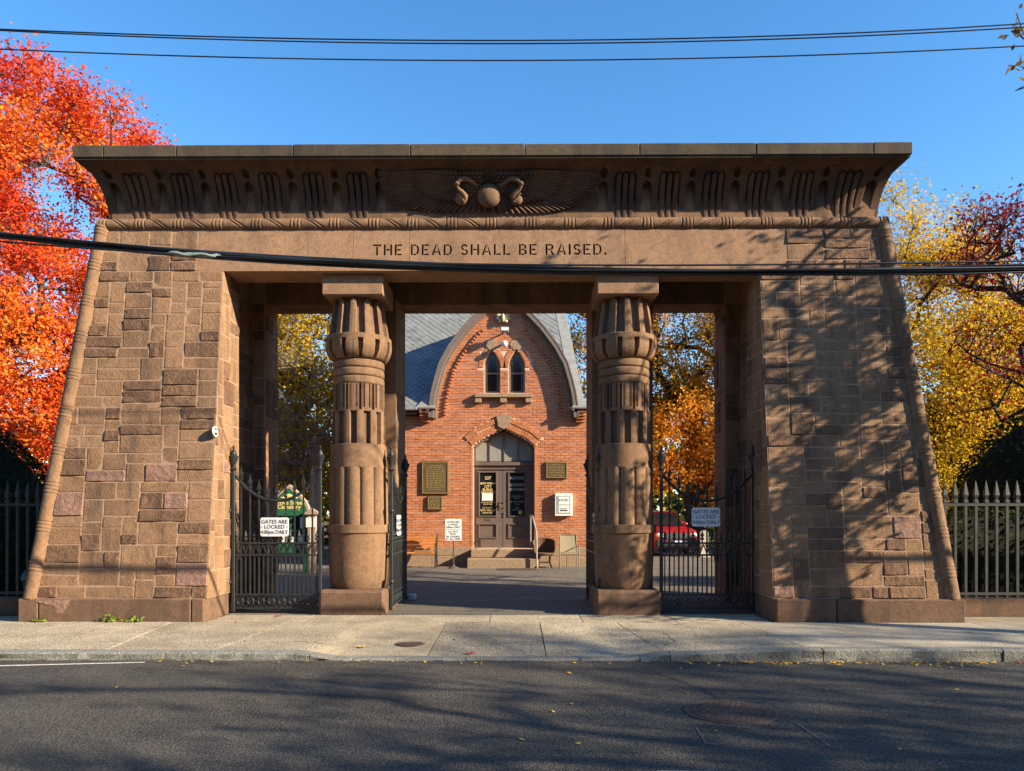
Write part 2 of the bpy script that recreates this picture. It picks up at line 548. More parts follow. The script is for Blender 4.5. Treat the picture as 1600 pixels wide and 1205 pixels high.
def sheet(name, x0, x1, y0, y1, nx, ny, zf, mat, parent=None, kind='structure'):
    P = np.array([[(x0+(x1-x0)*i/nx, y0+(y1-y0)*j/ny, zf(x0+(x1-x0)*i/nx, y0+(y1-y0)*j/ny)) for j in range(ny+1)] for i in range(nx+1)])
    o = np_grid(name, P, mat, parent, None, flip=True)
    fix_up(o.data)
    if kind: o['kind'] = kind
    return o
def fix_up(me):
    if len(me.polygons) and me.polygons[0].normal.z < 0: me.flip_normals()

sheet('ground', -900, 900, -500, 1600, 6, 6, lambda x, y: -.32, M['soil'])
road = sheet('road', -70, 70, .2, YC+.03, 70, 12, lambda x, y: Z_ROAD + .03*sst(9.1, 5, y)*1 - .0, M['asphalt'])
sheet('pavement_opposite', -70, 70, -4.5, .2, 30, 3, lambda x, y: -.02, M['concrete'])
drive = sheet('cemetery_drive', -16, 16, 12.05, 31, 32, 30, lambda x, y: z_back(y)-.006, M['drive'])
lawn = sheet('cemetery_lawn', -60, 60, 12.6, 90, 30, 30, lambda x, y: z_back(y)-.05, M['soil'])
sidewalk = sheet('sidewalk', -40, 40, 9.26, 12.3, 60, 6, lambda x, y: z_walk(x, y)-.03, M['joint'])

def slab(xa0, xb0, xa1, xb1, y0, y1, mat, top=0.0):
    """paving slab; joints may run slightly askew (x at y0, x at y1)"""
    nx, ny = 10, 6
    g = .007
    P = []
    for i in range(nx+1):
        u = i/nx; row = []
        for j in range(ny+1):
            v = j/ny
            y = y0+g+(y1-y0-2*g)*v
            x = (xa0+(xa1-xa0)*v+g)*(1-u) + (xb0+(xb1-xb0)*v-g)*u
            row.append((x, y, z_walk(x, y)+top))
        P.append(row)
    mb = MB(); mb.grid(P)
    rim = [P[i][0] for i in range(nx+1)] + [P[nx][j] for j in range(1, ny+1)] + [P[i][ny] for i in range(nx-1, -1, -1)] + [P[0][j] for j in range(ny-1, 0, -1)]
    n = len(rim)
    mb.add([*rim, *[(x, y, z-.045) for x, y, z in rim]], [(i, (i+1) % n, n+(i+1) % n, n+i) for i in range(n)])
    o = mb.build('concrete_slab', mat, sidewalk)
    return o
front = [(-9.6,-9.7), (-7.95,-8.1), (-6.35,-6.5), (-4.75,-4.9), (-3.40,-3.10), (-2.12,-2.0), (-.70,-.66), (.80,.78), (2.26,1.96), (4.02,3.86), (5.75,5.7), (7.4,7.4), (9.0,9.0), (10.6,10.6)]
fm = ['aggregate']*4 + ['aggregate', 'concrete', 'aggregate', 'aggregate', 'aggregate', 'concrete_new', 'concrete_new', 'concrete_new', 'concrete_new']
fm[4] = 'aggregate'; fm[5] = 'concrete'
for k in range(len(front)-1):
    (a0, a1), (b0, b1) = front[k], front[k+1]
    slab(a0, b0, a1, b1, 9.275, 11.36, M[fm[k]], top=rng.uniform(-.002, .003))
back = [-4.36, -2.9, -1.45, 0, 1.45, 2.9, 4.36]
for a, b in zip(back, back[1:]):
    slab(a, b, a, b, 11.36, 12.28, M['aggregate'], top=0.001)
for x0, x1 in ((-9.6, -7.35), (7.35, 10.6)):
    slab(x0, x1, x0, x1, 11.36, 12.2, M['concrete'], top=-.01)

# kerb stones: each a block of split granite
kerb_x = [-12, -9.6, -7.0, -3.93, -2.14, -1.6, -.2, 1.2, 1.95, 2.32, 4.20, 6.4, 8.6, 11.0]
kerb = empty('kerb', (0, 9.19, -.1)); kerb['kind'] = 'structure'
for a, b in zip(kerb_x, kerb_x[1:]):
    n = max(3, int((b-a)/.13)); mb = MB(); P = []
    for i in range(n+1):
        x = a+.006+(b-a-.012)*i/n
        zt = z_kerb(x)
        h = zt-(-.2)
        row = [(x, YC+rng.uniform(-.02, .015), -.2), (x, YC+rng.uniform(-.03, .02), -.2+.45*h), (x, YC+rng.uniform(-.022, .012), zt-.022), (x, YC+.03+rng.uniform(-.008, .008), zt+rng.uniform(-.004, .002)), (x, 9.27, zt), (x, 9.27, -.2)]
        P.append(row)
    mb.grid(P)
    for i in (0, n): mb.add(P[i], [(0, 1, 2, 3, 4, 5)])
    mb.build('curb_stone', M['granite'], kerb)

# painted lines
mb = MB()
p = [at(-60, 1048, 8.5), at(268, 1035, 8.97)]
mb.add([(-9, 8.22, -.138), (-4.11, 8.93, -.1445), (-4.11, 8.985, -.1445), (-9, 8.30, -.138)], [(0, 1, 2, 3)])
o = mb.build('edge_line', M['paintline'], road)
mb = MB(); mb.add([(1.44, 4.93, -.116), (1.78, 4.93, -.116), (1.80, 5.10, -.116), (1.40, 5.10, -.116)], [(0, 1, 2, 3)])
mb.build('lane_dash', M['paintline'], road)
M['faintpaint'] = simple('faint_survey_paint', (.120,.114,.108), .9, .5, 30)
mb = MB()
def chalk(pts, w):
    for (p0, p1) in zip(pts, pts[1:]):
        a = at(*p0, 1); b = at(*p1, 1)
        def g(px, py):
            Y = FPX*(HC+.122)/(py-HY); q = at(px, py, Y); return Vector((q.x, q.y, -.1185))
        A, C = g(*p0), g(*p1); d = (C-A).normalized(); s = Vector((-d.y, d.x, 0))*w*.32
        mb.add([A-s, C-s, C+s, A+s], [(0, 1, 2, 3)])
chalk([(1088, 1136), (1102, 1160)], .02); chalk([(1100, 1161), (1121, 1163)], .05)
chalk([(1130, 1134), (1180, 1138)], .02); chalk([(1195, 1153), (1216, 1145)], .02)
chalk([(1246, 1130), (1300, 1168)], .03); chalk([(1296, 1168), (1318, 1169)], .05)
chalk([(1452, 1188), (1478, 1191)], .04); chalk([(1462, 1186), (1470, 1194)], .03)
mb.build('survey_mark', M['faintpaint'], road)

# a few open cracks in asphalt and paving, as thin dark channels
def crack(pts, zf, w, parent, seed):
    r_ = random.Random(seed); P = []
    for (a, b) in zip(pts, pts[1:]):
        n = max(2, int(math.hypot(b[0]-a[0], b[1]-a[1])/.09))
        for i in range(n): P.append((a[0]+(b[0]-a[0])*i/n+r_.uniform(-.025, .025), a[1]+(b[1]-a[1])*i/n+r_.uniform(-.025, .025)))
    P.append(pts[-1]); mb = MB(); rows = []
    for i, (x, y) in enumerate(P):
        q = P[min(i+1, len(P)-1)]; o_ = P[max(0, i-1)]
        dx, dy = q[0]-o_[0], q[1]-o_[1]; L = math.hypot(dx, dy)+1e-6; k_ = w*r_.uniform(.5, 1.2)*(1 if 0 < i < len(P)-1 else .2)
        rows.append([(x-dy/L*k_, y+dx/L*k_, zf(x-dy/L*k_, y+dx/L*k_)), (x+dy/L*k_, y-dx/L*k_, zf(x+dy/L*k_, y-dx/L*k_))])
    mb.grid(rows); mb.build('crack', M['joint'], parent)
zr_ = lambda x, y: Z_ROAD+.03*sst(9.1, 5, y)+.0035
zw_ = lambda x, y: z_walk(x, y)+.004
crack([(1.9, 8.7), (2.1, 8.2), (2.35, 7.6), (2.4, 7.2)], zr_, .008, road, 1)
crack([(-3.2, 9.6), (-2.9, 9.75), (-2.3, 9.8), (-1.95, 9.7)], zw_, .006, sidewalk, 2)
crack([(-5.8, 9.7), (-5.2, 9.8), (-4.7, 9.75)], zw_, .006, sidewalk, 3)
crack([(2.3, 9.5), (2.55, 9.9), (2.5, 10.5)], zw_, .007, sidewalk, 4)

# ------------------------------------------------------------------ THE GATEWAY
BAT = .1194
def Yf(z): return 11.45 + BAT*(z-.35)
def Xs(z): return 7.17 - BAT*(z-.35)
ZL0, ZL1 = 5.66, 6.37
gate = empty('egyptian_gateway', (0, 13.1, 0), 'massive brown sandstone gateway with two lotus columns, carved cornice and an inscription', 'gateway')

def ashlar(u0, u1, v0, v1, rg, cu=.063, cv=.092, ws=(4,5,6,7,8,8,9,10,11,12), hs=(2,2,2,3,3,3,4)):
    nu, nv = max(2, round((u1-u0)/cu)), max(1, round((v1-v0)/cv))
    du, dv = (u1-u0)/nu, (v1-v0)/nv
    occ = [[False]*nu for _ in range(nv)]
    jit = [rg.uniform(-.012, .012) for _ in range(nv+1)]; jit[0] = jit[-1] = 0
    out = []
    for r in range(nv):
        for c in range(nu):
            if occ[r][c]: continue
            run = 0
            while c+run < nu and not occ[r][c+run]: run += 1
            w = min(rg.choice(ws), run); h = rg.choice(hs)
            if w >= 9 and rg.random() < .35: h = min(h, 2)
            if w <= 5 and cu < .1: h = max(h, 2)
            if 0 < run-w < (4 if cu < .1 else 2): w = run if run <= 12 else w-3
            h = min(h, nv-r)
            if nv-r-h == 1: h = h+1 if rg.random() < .6 else max(1, h-1)
            for a in range(r, min(nv, r+h)):
                for b in range(c, c+w): occ[a][b] = True
            out.append((u0+c*du, u0+(c+w)*du, v0+r*dv+jit[r], v0+min(nv, r+h)*dv+jit[min(nv, r+h)]))
    return out

def stone_geo(mb, q, face, rough, rg, base=.0):
    """q: 4 (u,v) corners bl, br, tr, tl; face(u,v,d) -> point, d outward"""
    bl, br, tr, tl = q
    W = (br[0]-bl[0]+tr[0]-tl[0])/2; H = (tl[1]-bl[1]+tr[1]-br[1])/2
    g = .0055
    gu, gv = g/max(W, .05), g/max(H, .05)
    bu, bv = min(.3, .014/max(W, .05)), min(.3, .014/max(H, .05))
    if rough:
        us = [gu, gu+bu, .36, .66, 1-gu-bu, 1-gu]; vs = [gv, gv+bv, .5, 1-gv-bv, 1-gv]
    else:
        us = [gu, gu+bu, 1-gu-bu, 1-gu]; vs = [gv, gv+bv, 1-gv-bv, 1-gv]
    lift = base + (rg.uniform(.005, .009) if not rough else rg.uniform(.006, .010))
    tlt = (rg.uniform(-.004, .004), rg.uniform(-.004, .004))
    P = []
    for i, u in enumerate(us):
        row = []
        for j, v in enumerate(vs):
            pu = (bl[0]*(1-u)+br[0]*u)*(1-v) + (tl[0]*(1-u)+tr[0]*u)*v
            pv = (bl[1]*(1-u)+br[1]*u)*(1-v) + (tl[1]*(1-u)+tr[1]*u)*v
            edge = i in (0, len(us)-1) or j in (0, len(vs)-1)
            d = lift - (.007 if edge else 0) + tlt[0]*(u-.5)*2 + tlt[1]*(v-.5)*2
            if rough and not edge: d += rg.uniform(.0, .022)
            if edge: pu += rg.uniform(-.0025, .0025); pv += rg.uniform(-.0025, .0025)
            row.append(face(pu, pv, d))
        P.append(row)
    mb.grid(P)
    n, m = len(us), len(vs)
    def pp(i, j, d):
        u, v = us[i], vs[j]
        return face((bl[0]*(1-u)+br[0]*u)*(1-v)+(tl[0]*(1-u)+tr[0]*u)*v, (bl[1]*(1-u)+br[1]*u)*(1-v)+(tl[1]*(1-u)+tr[1]*u)*v, d)
    c = [(0, 0), (n-1, 0), (n-1, m-1), (0, m-1)]
    rim = [(i, 0) for i in range(n)] + [(n-1, j) for j in range(1, m)] + [(i, m-1) for i in range(n-2, -1, -1)] + [(0, j) for j in range(m-2, 0, -1)]
    k = len(rim)
    mb.add([P[i][j] for i, j in rim] + [pp(i, j, -.012) for i, j in rim], [(a, (a+1) % k, k+(a+1) % k, k+a) for a in range(k)])

count = {'stone': 0}
def lay(rects, clip, face, parent, rg, rough_p=.36, pinkzone=None, single=True, joined=None, base=0.0):
    for (a, b, v0, v1) in rects:
        q = clip(a, b, v0, v1)
        if q is None: continue
        rough = rg.random() < rough_p*(1.55 if v1-v0 < .23 else .72)
        mt = M['rock'] if rough else M['stone']
        if pinkzone and pinkzone((a+b)/2, (v0+v1)/2, rg): mt = M['pink']; rough = True
        if single:
            mb = MB(); stone_geo(mb, q, face, rough, rg, base)
            mb.build('stone', mt, parent, center=True); count['stone'] += 1
        else:
            mb = joined; mb.cur = {'stone': 0, 'rock': 1, 'pink': 2}['pink' if mt == M['pink'] else ('rock' if rough else 'stone')]
            stone_geo(mb, q, face, rough, rg, base)

JM = -.002      # mortar face sits this far behind the nominal face
for side in (-1, 1):
    s = side
    rg = random.Random(31 if s < 0 else 58)
    # core of the pier (mortar coloured), battered in front and at the outer side
    mb = MB()
    def quadcol(xin, y0f, y1, z0, z1, xout=None):
        p = []
        for z in (z0, z1):
            xo = s*(Xs(z) if xout is None else xout)
            y0 = y0f(z)
            p += [(s*xin, y0, z), (xo, y0, z), (xo, y1, z), (s*xin, y1, z)]
        mb.hexa(p)
    quadcol(4.4+JM, lambda z: Yf(z)+JM, 12.75, .35, ZL0)
    quadcol(4.83, lambda z: Yf(z)+JM, 12.75, ZL0, 6.40)
    quadcol(4.6+JM, lambda z: 12.75, 13.97, .0, 6.40)
    quadcol(4.35+JM, lambda z: 13.97+JM, 14.67, .0, 6.40)
    pier = mb.build('pier', M['mortar'], gate)
    pier['label'] = 'sunlit left pier of squared stones' if s < 0 else 'right pier of squared stones crossed by branch shadows'
    # front face stones
    def face_f(u, v, d): return (u, Yf(v)-d, v)
    def clip_f(lo, hi):
        def fn(a, b, v0, v1):
            L0, L1, H0, H1 = lo(v0), lo(v1), hi(v0), hi(v1)
            q = [max(a, L0), min(b, H0), min(b, H1), max(a, L1)]
            if q[1]-q[0] < .05 or q[2]-q[3] < .05: return None
            return [(q[0], v0), (q[1], v0), (q[2], v1), (q[3], v1)]
        return fn
    def pz(u, v, r): return v < 2.45 and r.random() < .045
    if s < 0:
        lo, hi = (lambda v: -(Xs(v)-.10)), (lambda v: -4.4)
        lo2, hi2 = lo, (lambda v: -4.84)
        A = (-7.07, -4.4); A2 = (-6.45, -4.84)
    else:
        lo, hi = (lambda v: 4.4), (lambda v: Xs(v)-.10)
        lo2, hi2 = (lambda v: 4.84), hi
        A = (4.4, 7.07); A2 = (4.84, 6.45)
    lay(ashlar(A[0], A[1], .355, ZL0, rg), clip_f(lo, hi), face_f, pier, rg, .27, pz)
    lay(ashlar(A2[0], A2[1], ZL0, 6.36, rg), clip_f(lo2, hi2), face_f, pier, rg, .34)
    # reveal of the opening
    def face_r(u, v, d): return (s*(4.4-d), u, v)
    def clip_r(a, b, v0, v1):
        q = [max(a, Yf(v0)+.0), b, b, max(a, Yf(v1)+.0)]
        if q[1]-q[0] < .06 or q[2]-q[3] < .06: return None
        return [(q[0], v0), (q[1], v0), (q[2], v1), (q[3], v1)]
    lay(ashlar(11.45, 12.75, .355, ZL0, rg, .13, .105, (2,3,3,4), (2,3,3,4)), clip_r, face_r, pier, rg, .2, pz)
    # inner passage and outer flank, out of the light: one joined mesh
    mb = MB()
    lay(ashlar(12.76, 13.96, .01, ZL0, rg, .13, .1), lambda a, b, c, d: [(a, c), (b, c), (b, d), (a, d)], lambda u, v, d: (s*(4.6-d), u, v), pier, rg, .3, None, False, mb)
    lay(ashlar(13.98, 14.66, .01, ZL0, rg, .13, .1, (2,3,4)), lambda a, b, c, d: [(a, c), (b, c), (b, d), (a, d)], lambda u, v, d: (s*(4.35-d), u, v), pier, rg, .3, None, False, mb)
    lay([(4.37, 4.59, v0, v1) for _, _, v0, v1 in ashlar(0, .3, .01, ZL0, rg, .3, .1, (1,))], lambda a, b, c, d: [(a, c), (b, c), (b, d), (a, d)], lambda u, v, d: (s*u, 13.97-d, v), pier, rg, .3, None, False, mb)
    def clip_o(a, b, v0, v1):
        q = [max(a, Yf(v0)+.1), b, b, max(a, Yf(v1)+.1)]
        if q[1]-q[0] < .06 or q[2]-q[3] < .06: return None
        return [(q[0], v0), (q[1], v0), (q[2], v1), (q[3], v1)]
    lay(ashlar(11.5, 14.6, .355, 6.36, rg, .13, .11), clip_o, lambda u, v, d: (s*(Xs(v)+d), u, v), pier, rg, .35, None, False, mb)
    lay(ashlar(4.4, 7.07, .01, ZL0, rg), clip_f((lambda v: 4.4), (lambda v: Xs(v)-.03)), lambda u, v, d: (s*u, 14.67+d, v), pier, rg, .35, None, False, mb)
    mb.build('stonework', [M['stone'], M['rock'], M['pink']], pier, kind='stuff')
    # plinth course: blocks
    mbx = [7.32, 7.0, 4.62, 4.42] if s < 0 else [7.32, 5.35, 4.42]
    for xa, xb in zip(mbx, mbx[1:]):
        mb = MB()
        x0, x1 = sorted((s*xa, s*xb))
        mb.bbox(x0+.003, x1-.003, 11.375, 12.75, -.06, .352, .018)
        mb.build('plinth_block', M['plinth'], gate)
    mb = MB(); x0, x1 = sorted((s*7.30, s*4.45)); mb.bbox(x0, x1, 12.755, 14.8, -.06, .352, .018)
    mb.build('plinth_block', M['plinth'], gate)

# spalled patch of the left plinth
mb = MB()
pts = [at(px, py, 11.37) for px, py in ((50,939),(72,944),(86,958),(97,959),(106,948),(111,937))]
c = sum(pts, Vector())/len(pts)
mb.add([(p.x, 11.3735, p.z) for p in pts]+[(c.x, 11.362, c.z)], [(i, (i+1) % 6, 6) for i in range(6)])
mb.build('spalled_patch', M['pink'], gate)

# inscription: stencil capitals cut into the lintel
def arc(cx, cz, rx, rz, a0, a1, t, n=8):
    o = [(cx+rx*math.cos(R(a0+(a1-a0)*i/n)), cz+rz*math.sin(R(a0+(a1-a0)*i/n))) for i in range(n+1)]
    i_ = [(cx+(rx-t)*math.cos(R(a0+(a1-a0)*i/n)), cz+(rz-t)*math.sin(R(a0+(a1-a0)*i/n))) for i in range(n+1)]
    return o + i_[::-1]
def rc(a, b, c, d): return [(a, b), (c, b), (c, d), (a, d)]
G = {
 'T': (.74, [rc(0,.85,.74,1), rc(.285,0,.455,.79), [(0,.85),(.07,.85),(.0,.70)], [(.74,.85),(.74,.70),(.67,.85)]]),
 'H': (.76, [rc(0,0,.17,1), rc(.59,0,.76,1), rc(.22,.43,.54,.57)]),
 'E': (.66, [rc(0,0,.17,1), rc(.22,.86,.66,1), rc(.22,.43,.54,.57), rc(.22,0,.66,.14)]),
 'D': (.76, [rc(0,0,.17,1), [(.22,1),(.5,1),(.5,.86),(.22,.86)], [(.22,.14),(.5,.14),(.5,0),(.22,0)], arc(.42,.5,.34,.50,-62,62,.17)]),
 'A': (.86, [[(0,0),(.18,0),(.47,1),(.36,1)], [(.68,0),(.86,0),(.52,1),(.51,.90)], rc(.29,.24,.58,.36)]),
 'S': (.66, [arc(.33,.72,.32,.28,20,262,.15,10), arc(.33,.28,.32,.28,-160,82,.15,10)]),
 'L': (.62, [rc(0,0,.17,1), rc(.22,0,.62,.14), [(.62,.14),(.54,.14),(.62,.28)]]),
 'B': (.72, [rc(0,0,.17,1), rc(.22,.86,.46,1), rc(.22,.44,.46,.56), rc(.22,0,.46,.14), arc(.42,.76,.26,.24,-70,70,.16), arc(.42,.26,.30,.27,-70,70,.17)]),
 'R': (.76, [rc(0,0,.17,1), rc(.22,.86,.46,1), rc(.22,.44,.46,.56), arc(.44,.73,.28,.27,-75,75,.16), [(.44,.40),(.58,.40),(.76,0),(.58,0)]]),
 'I': (.18, [rc(0,0,.18,1)]),
 '.': (.2, [rc(0,0,.2,.2)]),
}
text = 'THE DEAD SHALL BE RAISED.'
def txt_w(cap, gap, space):
    return sum((G[ch][0]*cap+gap) if ch != ' ' else space for ch in text)-gap
CAP = .186
xL, xR = at(582, 389, 12.08).x, at(948, 389, 12.08).x
zb = at(765, 397.5, 12.08).z
gap = .045; space = .105
k = (xR-xL-0)/txt_w(CAP, gap, space)
cut = MB(); x = xL
for ch in text:
    if ch == ' ': x += space*k; continue
    w, polys = G[ch]
    for p in polys:
        cut.prism([(x+u*CAP*k, zb+v*CAP) for u, v in p], 'y', 11.9, Yf(6.05)+.06)
    x += (w*CAP+gap)*k
cutter = cut.build('cutter', M['lintel'])
lb = [-4.83, at(551, 380, 12.1).x, at(639.5, 380, 12.1).x, at(977, 380, 12.1).x, 4.83]
dark = simple('inscription_recess_shade', (.05,.026,.018), .95)  # darker than the stone: shade inside the cut letters put into the colour
for i in range(4):
    mb = MB(); a, b = lb[i]+.003, lb[i+1]-.003
    p = []
    for z in (ZL0, ZL1):
        p += [(a, Yf(z)-.004, z), (b, Yf(z)-.004, z), (b, 12.69, z), (a, 12.69, z)]
    mb.hexa(p)
    o = mb.build('lintel_block', M['lintel'], gate)
    if i in (1, 2):
        md = o.modifiers.new('cut', 'BOOLEAN'); md.object = cutter; md.operation = 'DIFFERENCE'; md.solver = 'EXACT'; md.use_self = True
        bpy.context.view_layer.update()
        me = bpy.data.meshes.new_from_object(o.evaluated_get(bpy.context.evaluated_depsgraph_get()))
        o.modifiers.clear(); o.data = me
        o['label'] = 'lintel block carved with stencil capitals of the inscription'
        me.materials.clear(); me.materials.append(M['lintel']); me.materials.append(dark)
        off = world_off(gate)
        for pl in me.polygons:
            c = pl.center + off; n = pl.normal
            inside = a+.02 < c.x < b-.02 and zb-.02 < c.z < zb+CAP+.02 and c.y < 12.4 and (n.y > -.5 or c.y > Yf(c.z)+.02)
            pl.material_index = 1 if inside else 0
bpy.data.objects.remove(cutter)
# thin ledge above the lintel (in the shade of the torus)
mb = MB(); mb.box(-6.36, 6.36, 12.215, 12.69, ZL1+.001, 6.47); mb.build('bed_course', M['carved'], gate)

# ---- generic carved roll (torus moulding)
def roll(name, p0, p1, r, disp, nl, nth, mat, parent):
    p0 = np.array(p0, float); p1 = np.array(p1, float)
    d = p1-p0; L = np.linalg.norm(d); d /= L
    out = np.array([0, -1, 0.]); out -= d*out.dot(d); out /= np.linalg.norm(out)
    b = np.cross(d, out)
    l = np.linspace(0, L, nl); th = np.linspace(-math.pi, math.pi, nth, endpoint=False)
    LL, TT = np.meshgrid(l, th, indexing='ij')
    rr = r + disp(LL, TT, L)
    P = p0 + LL[..., None]*d + rr[..., None]*(np.cos(TT)[..., None]*out + np.sin(TT)[..., None]*b)
    return np_grid(name, P, mat, parent, 40, closed=True)
def groove(d, w): return np.exp(-(d/w)**2)
def torus_disp(pitch, mirror=True, off=0.0, dg=.020):
    def f(l, th, L):
        x = l-L/2
        wd = .012
        m = np.mod(x+off+pitch/2, pitch)-pitch/2
        o = .006*(np.abs(m) < .085)
        for c in (-.085, -.03, .03, .085): o = o - (.016 if mirror else .011)*groove(m-c, .0075)
        sgn = np.sign(x) if mirror else 1.0
        lean = th*.13*(sgn if mirror else 1)
        e = np.mod(x+off, pitch)-pitch/2
        for c in (-.04, .04): o = o - dg*groove(e+lean-c, wd)
        return o
    return f
zt = 6.462
xt = Xs(zt)+.05
roll('torus_moulding', (-xt-.02, 12.195, zt), (xt+.02, 12.195, zt), .097, torus_disp(.645), 1700, 44, M['carved'], gate)
for s in (-1, 1):
    roll('corner_roll', (s*(Xs(.35)-.0), Yf(.35)+.03, .34), (s*(Xs(6.42)-.0), Yf(6.42)+.03, 6.45), .117, torus_disp(.62, False, .2 if s > 0 else 0.1, .007), 760, 26, M['carved'], gate)

# ---- cavetto cornice with reed groups and slots
YB, ZB, OUT, HGT, XB = 12.39, 6.53, .56, .85, 6.45
def cav(a):
    """profile angle a 0..pi/2 -> (outward, z)"""
    return OUT*(1-math.cos(a)), ZB + HGT*math.sin(a)
A = np.linspace(0, math.pi/2, 92)
A = (A/A[-1])**.85*A[-1]
outv = OUT*(1-np.cos(A)); zv = ZB+HGT*np.sin(A)
sv = (zv-ZB)/HGT
nx = 1800
xs = np.linspace(-XB, XB, nx)
X2, _ = np.meshgrid(xs, A, indexing='ij'); O2 = np.broadcast_to(outv, X2.shape); Z2 = np.broadcast_to(zv, X2.shape); S2 = np.broadcast_to(sv, X2.shape)
def boxf(v, lo, hi, e): return 1/(1+np.exp(-(v-lo)/e))*1/(1+np.exp((v-hi)/e))
disp = np.zeros(X2.shape)
def sdslot(x, s, xc, hw, s0, s1):
    z = s*HGT; z0 = s0*HGT+hw; z1 = s1*HGT-hw
    dz = np.maximum(np.maximum(z0-z, z-z1), 0)
    return np.sqrt((x-xc)**2+dz**2)-hw
P0, PX = 2.22, .73
reedx = [sg*(P0+PX*k_) for sg in (-1, 1) for k_ in range(6)]
slotx = [sg*(P0+PX*(k_+.5)) for sg in (-1, 1) for k_ in range(-1, 6)]
for xc in reedx:
    for dx_ in (-.108, 0, .108):
        d_ = sdslot(X2, S2, xc+dx_, .041, -.2, .86)
        disp += .024/(1+np.exp(np.clip(d_/.006, -50, 50))) - .045*np.exp(-((d_-.012)/.011)**2)
for xc in slotx:
    d_ = sdslot(X2, S2, xc, .066, .09, .74)
    disp += -.20/(1+np.exp(np.clip(d_/.0035, -50, 50)))
    d_ = np.sqrt((X2-xc)**2+((S2-.86)*HGT)**2)-.05
    disp += -.09/(1+np.exp(np.clip(d_/.004, -50, 50)))
for xj in [-5.9, -4.9, -3.0, -1.15, .7, 2.55, 4.4]:
    disp += -.008*np.exp(-((X2-xj)/.006)**2)
disp += -.006*np.exp(-((S2-.36)/.008)**2)
ap = np.abs(X2)
w = np.clip((ap-5.6)/(XB-5.6), 0, 1); w = w*w*(3-2*w)
disp = disp*(1-np.clip((ap-6.28)/.05, 0, 1))
na_o = HGT*np.cos(A); na_z = -OUT*np.sin(A); nl_ = np.hypot(na_o, na_z); na_o = na_o/nl_; na_z = na_z/nl_
O3 = O2+disp*na_o
Z3 = Z2+disp*na_z
P = np.stack([X2+np.sign(X2)*w*O2*.48, YB-O3, Z3], -1)
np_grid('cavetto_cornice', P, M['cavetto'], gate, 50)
for s in (-1, 1):
    ys = np.linspace(YB, 14.67, 12)
    P = np.zeros((len(ys), len(A), 3))
    for i, y in enumerate(ys):
        t_ = i/(len(ys)-1)
        P[i, :, 0] = s*(XB+outv*.48); P[i, :, 1] = (YB-outv)*(1-t_)+14.9*t_; P[i, :, 2] = zv
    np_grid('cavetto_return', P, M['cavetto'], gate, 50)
# shaded fillet below the cornice slab, then the slab in blocks
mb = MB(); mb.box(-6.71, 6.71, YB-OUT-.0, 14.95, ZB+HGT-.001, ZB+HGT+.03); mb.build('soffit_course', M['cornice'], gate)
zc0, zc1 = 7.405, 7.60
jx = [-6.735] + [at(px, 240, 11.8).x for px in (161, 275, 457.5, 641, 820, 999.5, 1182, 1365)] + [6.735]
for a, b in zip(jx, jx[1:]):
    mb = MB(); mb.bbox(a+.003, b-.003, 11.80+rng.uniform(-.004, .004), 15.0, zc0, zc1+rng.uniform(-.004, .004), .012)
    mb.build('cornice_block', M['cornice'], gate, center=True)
mb = MB(); mb.bbox(-6.55, 6.55, 12.1, 14.7, 7.598, 7.675, .01); mb.build('roof_cap', M['roofcap'], gate)

# ---- beams and ceiling behind the front lintel
mb = MB()
mb.box(-4.58, 4.58, 14.04, 14.67, ZL0, 6.36)
mb.box(-4.58, 4.58, 12.69, 14.04, 6.28, 6.36)
mb.box(-6.4, 6.4, 12.69, 14.66, 6.361, 7.40)
mb.box(-6.4, 6.4, 12.37, 12.69, 6.471, 7.40)
mb.build('ceiling_beam', M['carved'], gate)
for xc in (-2.36, 2.36):
    mb = MB(); mb.box(xc-.42, xc+.42, 12.692, 13.548, ZL0+.002, 6.279); mb.build('cross_beam', M['carved'], gate)
    mb = MB(); zz = [-.03, 1.0, 1.9, 2.9, 3.9, 4.8, 5.655]
    mb = MB()
    for z0, z1 in zip(zz, zz[1:]):
        mb.bbox(xc-.56, xc+.56, 13.55, 14.66, z0+.003, z1-.003, .006)
    mb.build('rear_pier', M['carved'], gate)
# pulvinar: the shaded inner faces of the side openings are plain blocks

# ---- the two lotus columns
def revolve(name, zs, rf, c, mat, parent, nth=288, smooth=32, cap=(True, True)):
    zs = np.array(zs, float); th = np.linspace(0, 2*math.pi, nth, endpoint=False)
    ZZ, TT = np.meshgrid(zs, th, indexing='ij')
    rr = rf(ZZ, TT)
    if cap[0]: ZZ = np.vstack([ZZ[:1], ZZ]); rr = np.vstack([rr[:1]*0+.001, rr]); TT = np.vstack([TT[:1], TT])
    if cap[1]: ZZ = np.vstack([ZZ, ZZ[-1:]]); rr = np.vstack([rr, rr[-1:]*0+.001]); TT = np.vstack([TT, TT[-1:]])
    P = np.stack([c[0]+rr*np.cos(TT), c[1]+rr*np.sin(TT), ZZ], -1)
    return np_grid(name, P, mat, parent, smooth, closed=True)
def lobe(th, n, ph=0.0):
    """distance from the nearest lobe centre, -1..1"""
    return (np.mod(th*n/(2*math.pi)+ph+.5, 1)-.5)*2
def lin(z, z0, z1, r0, r1): return r0+(r1-r0)*np.clip((z-z0)/(z1-z0), 0, 1)
PH = .25*12/4
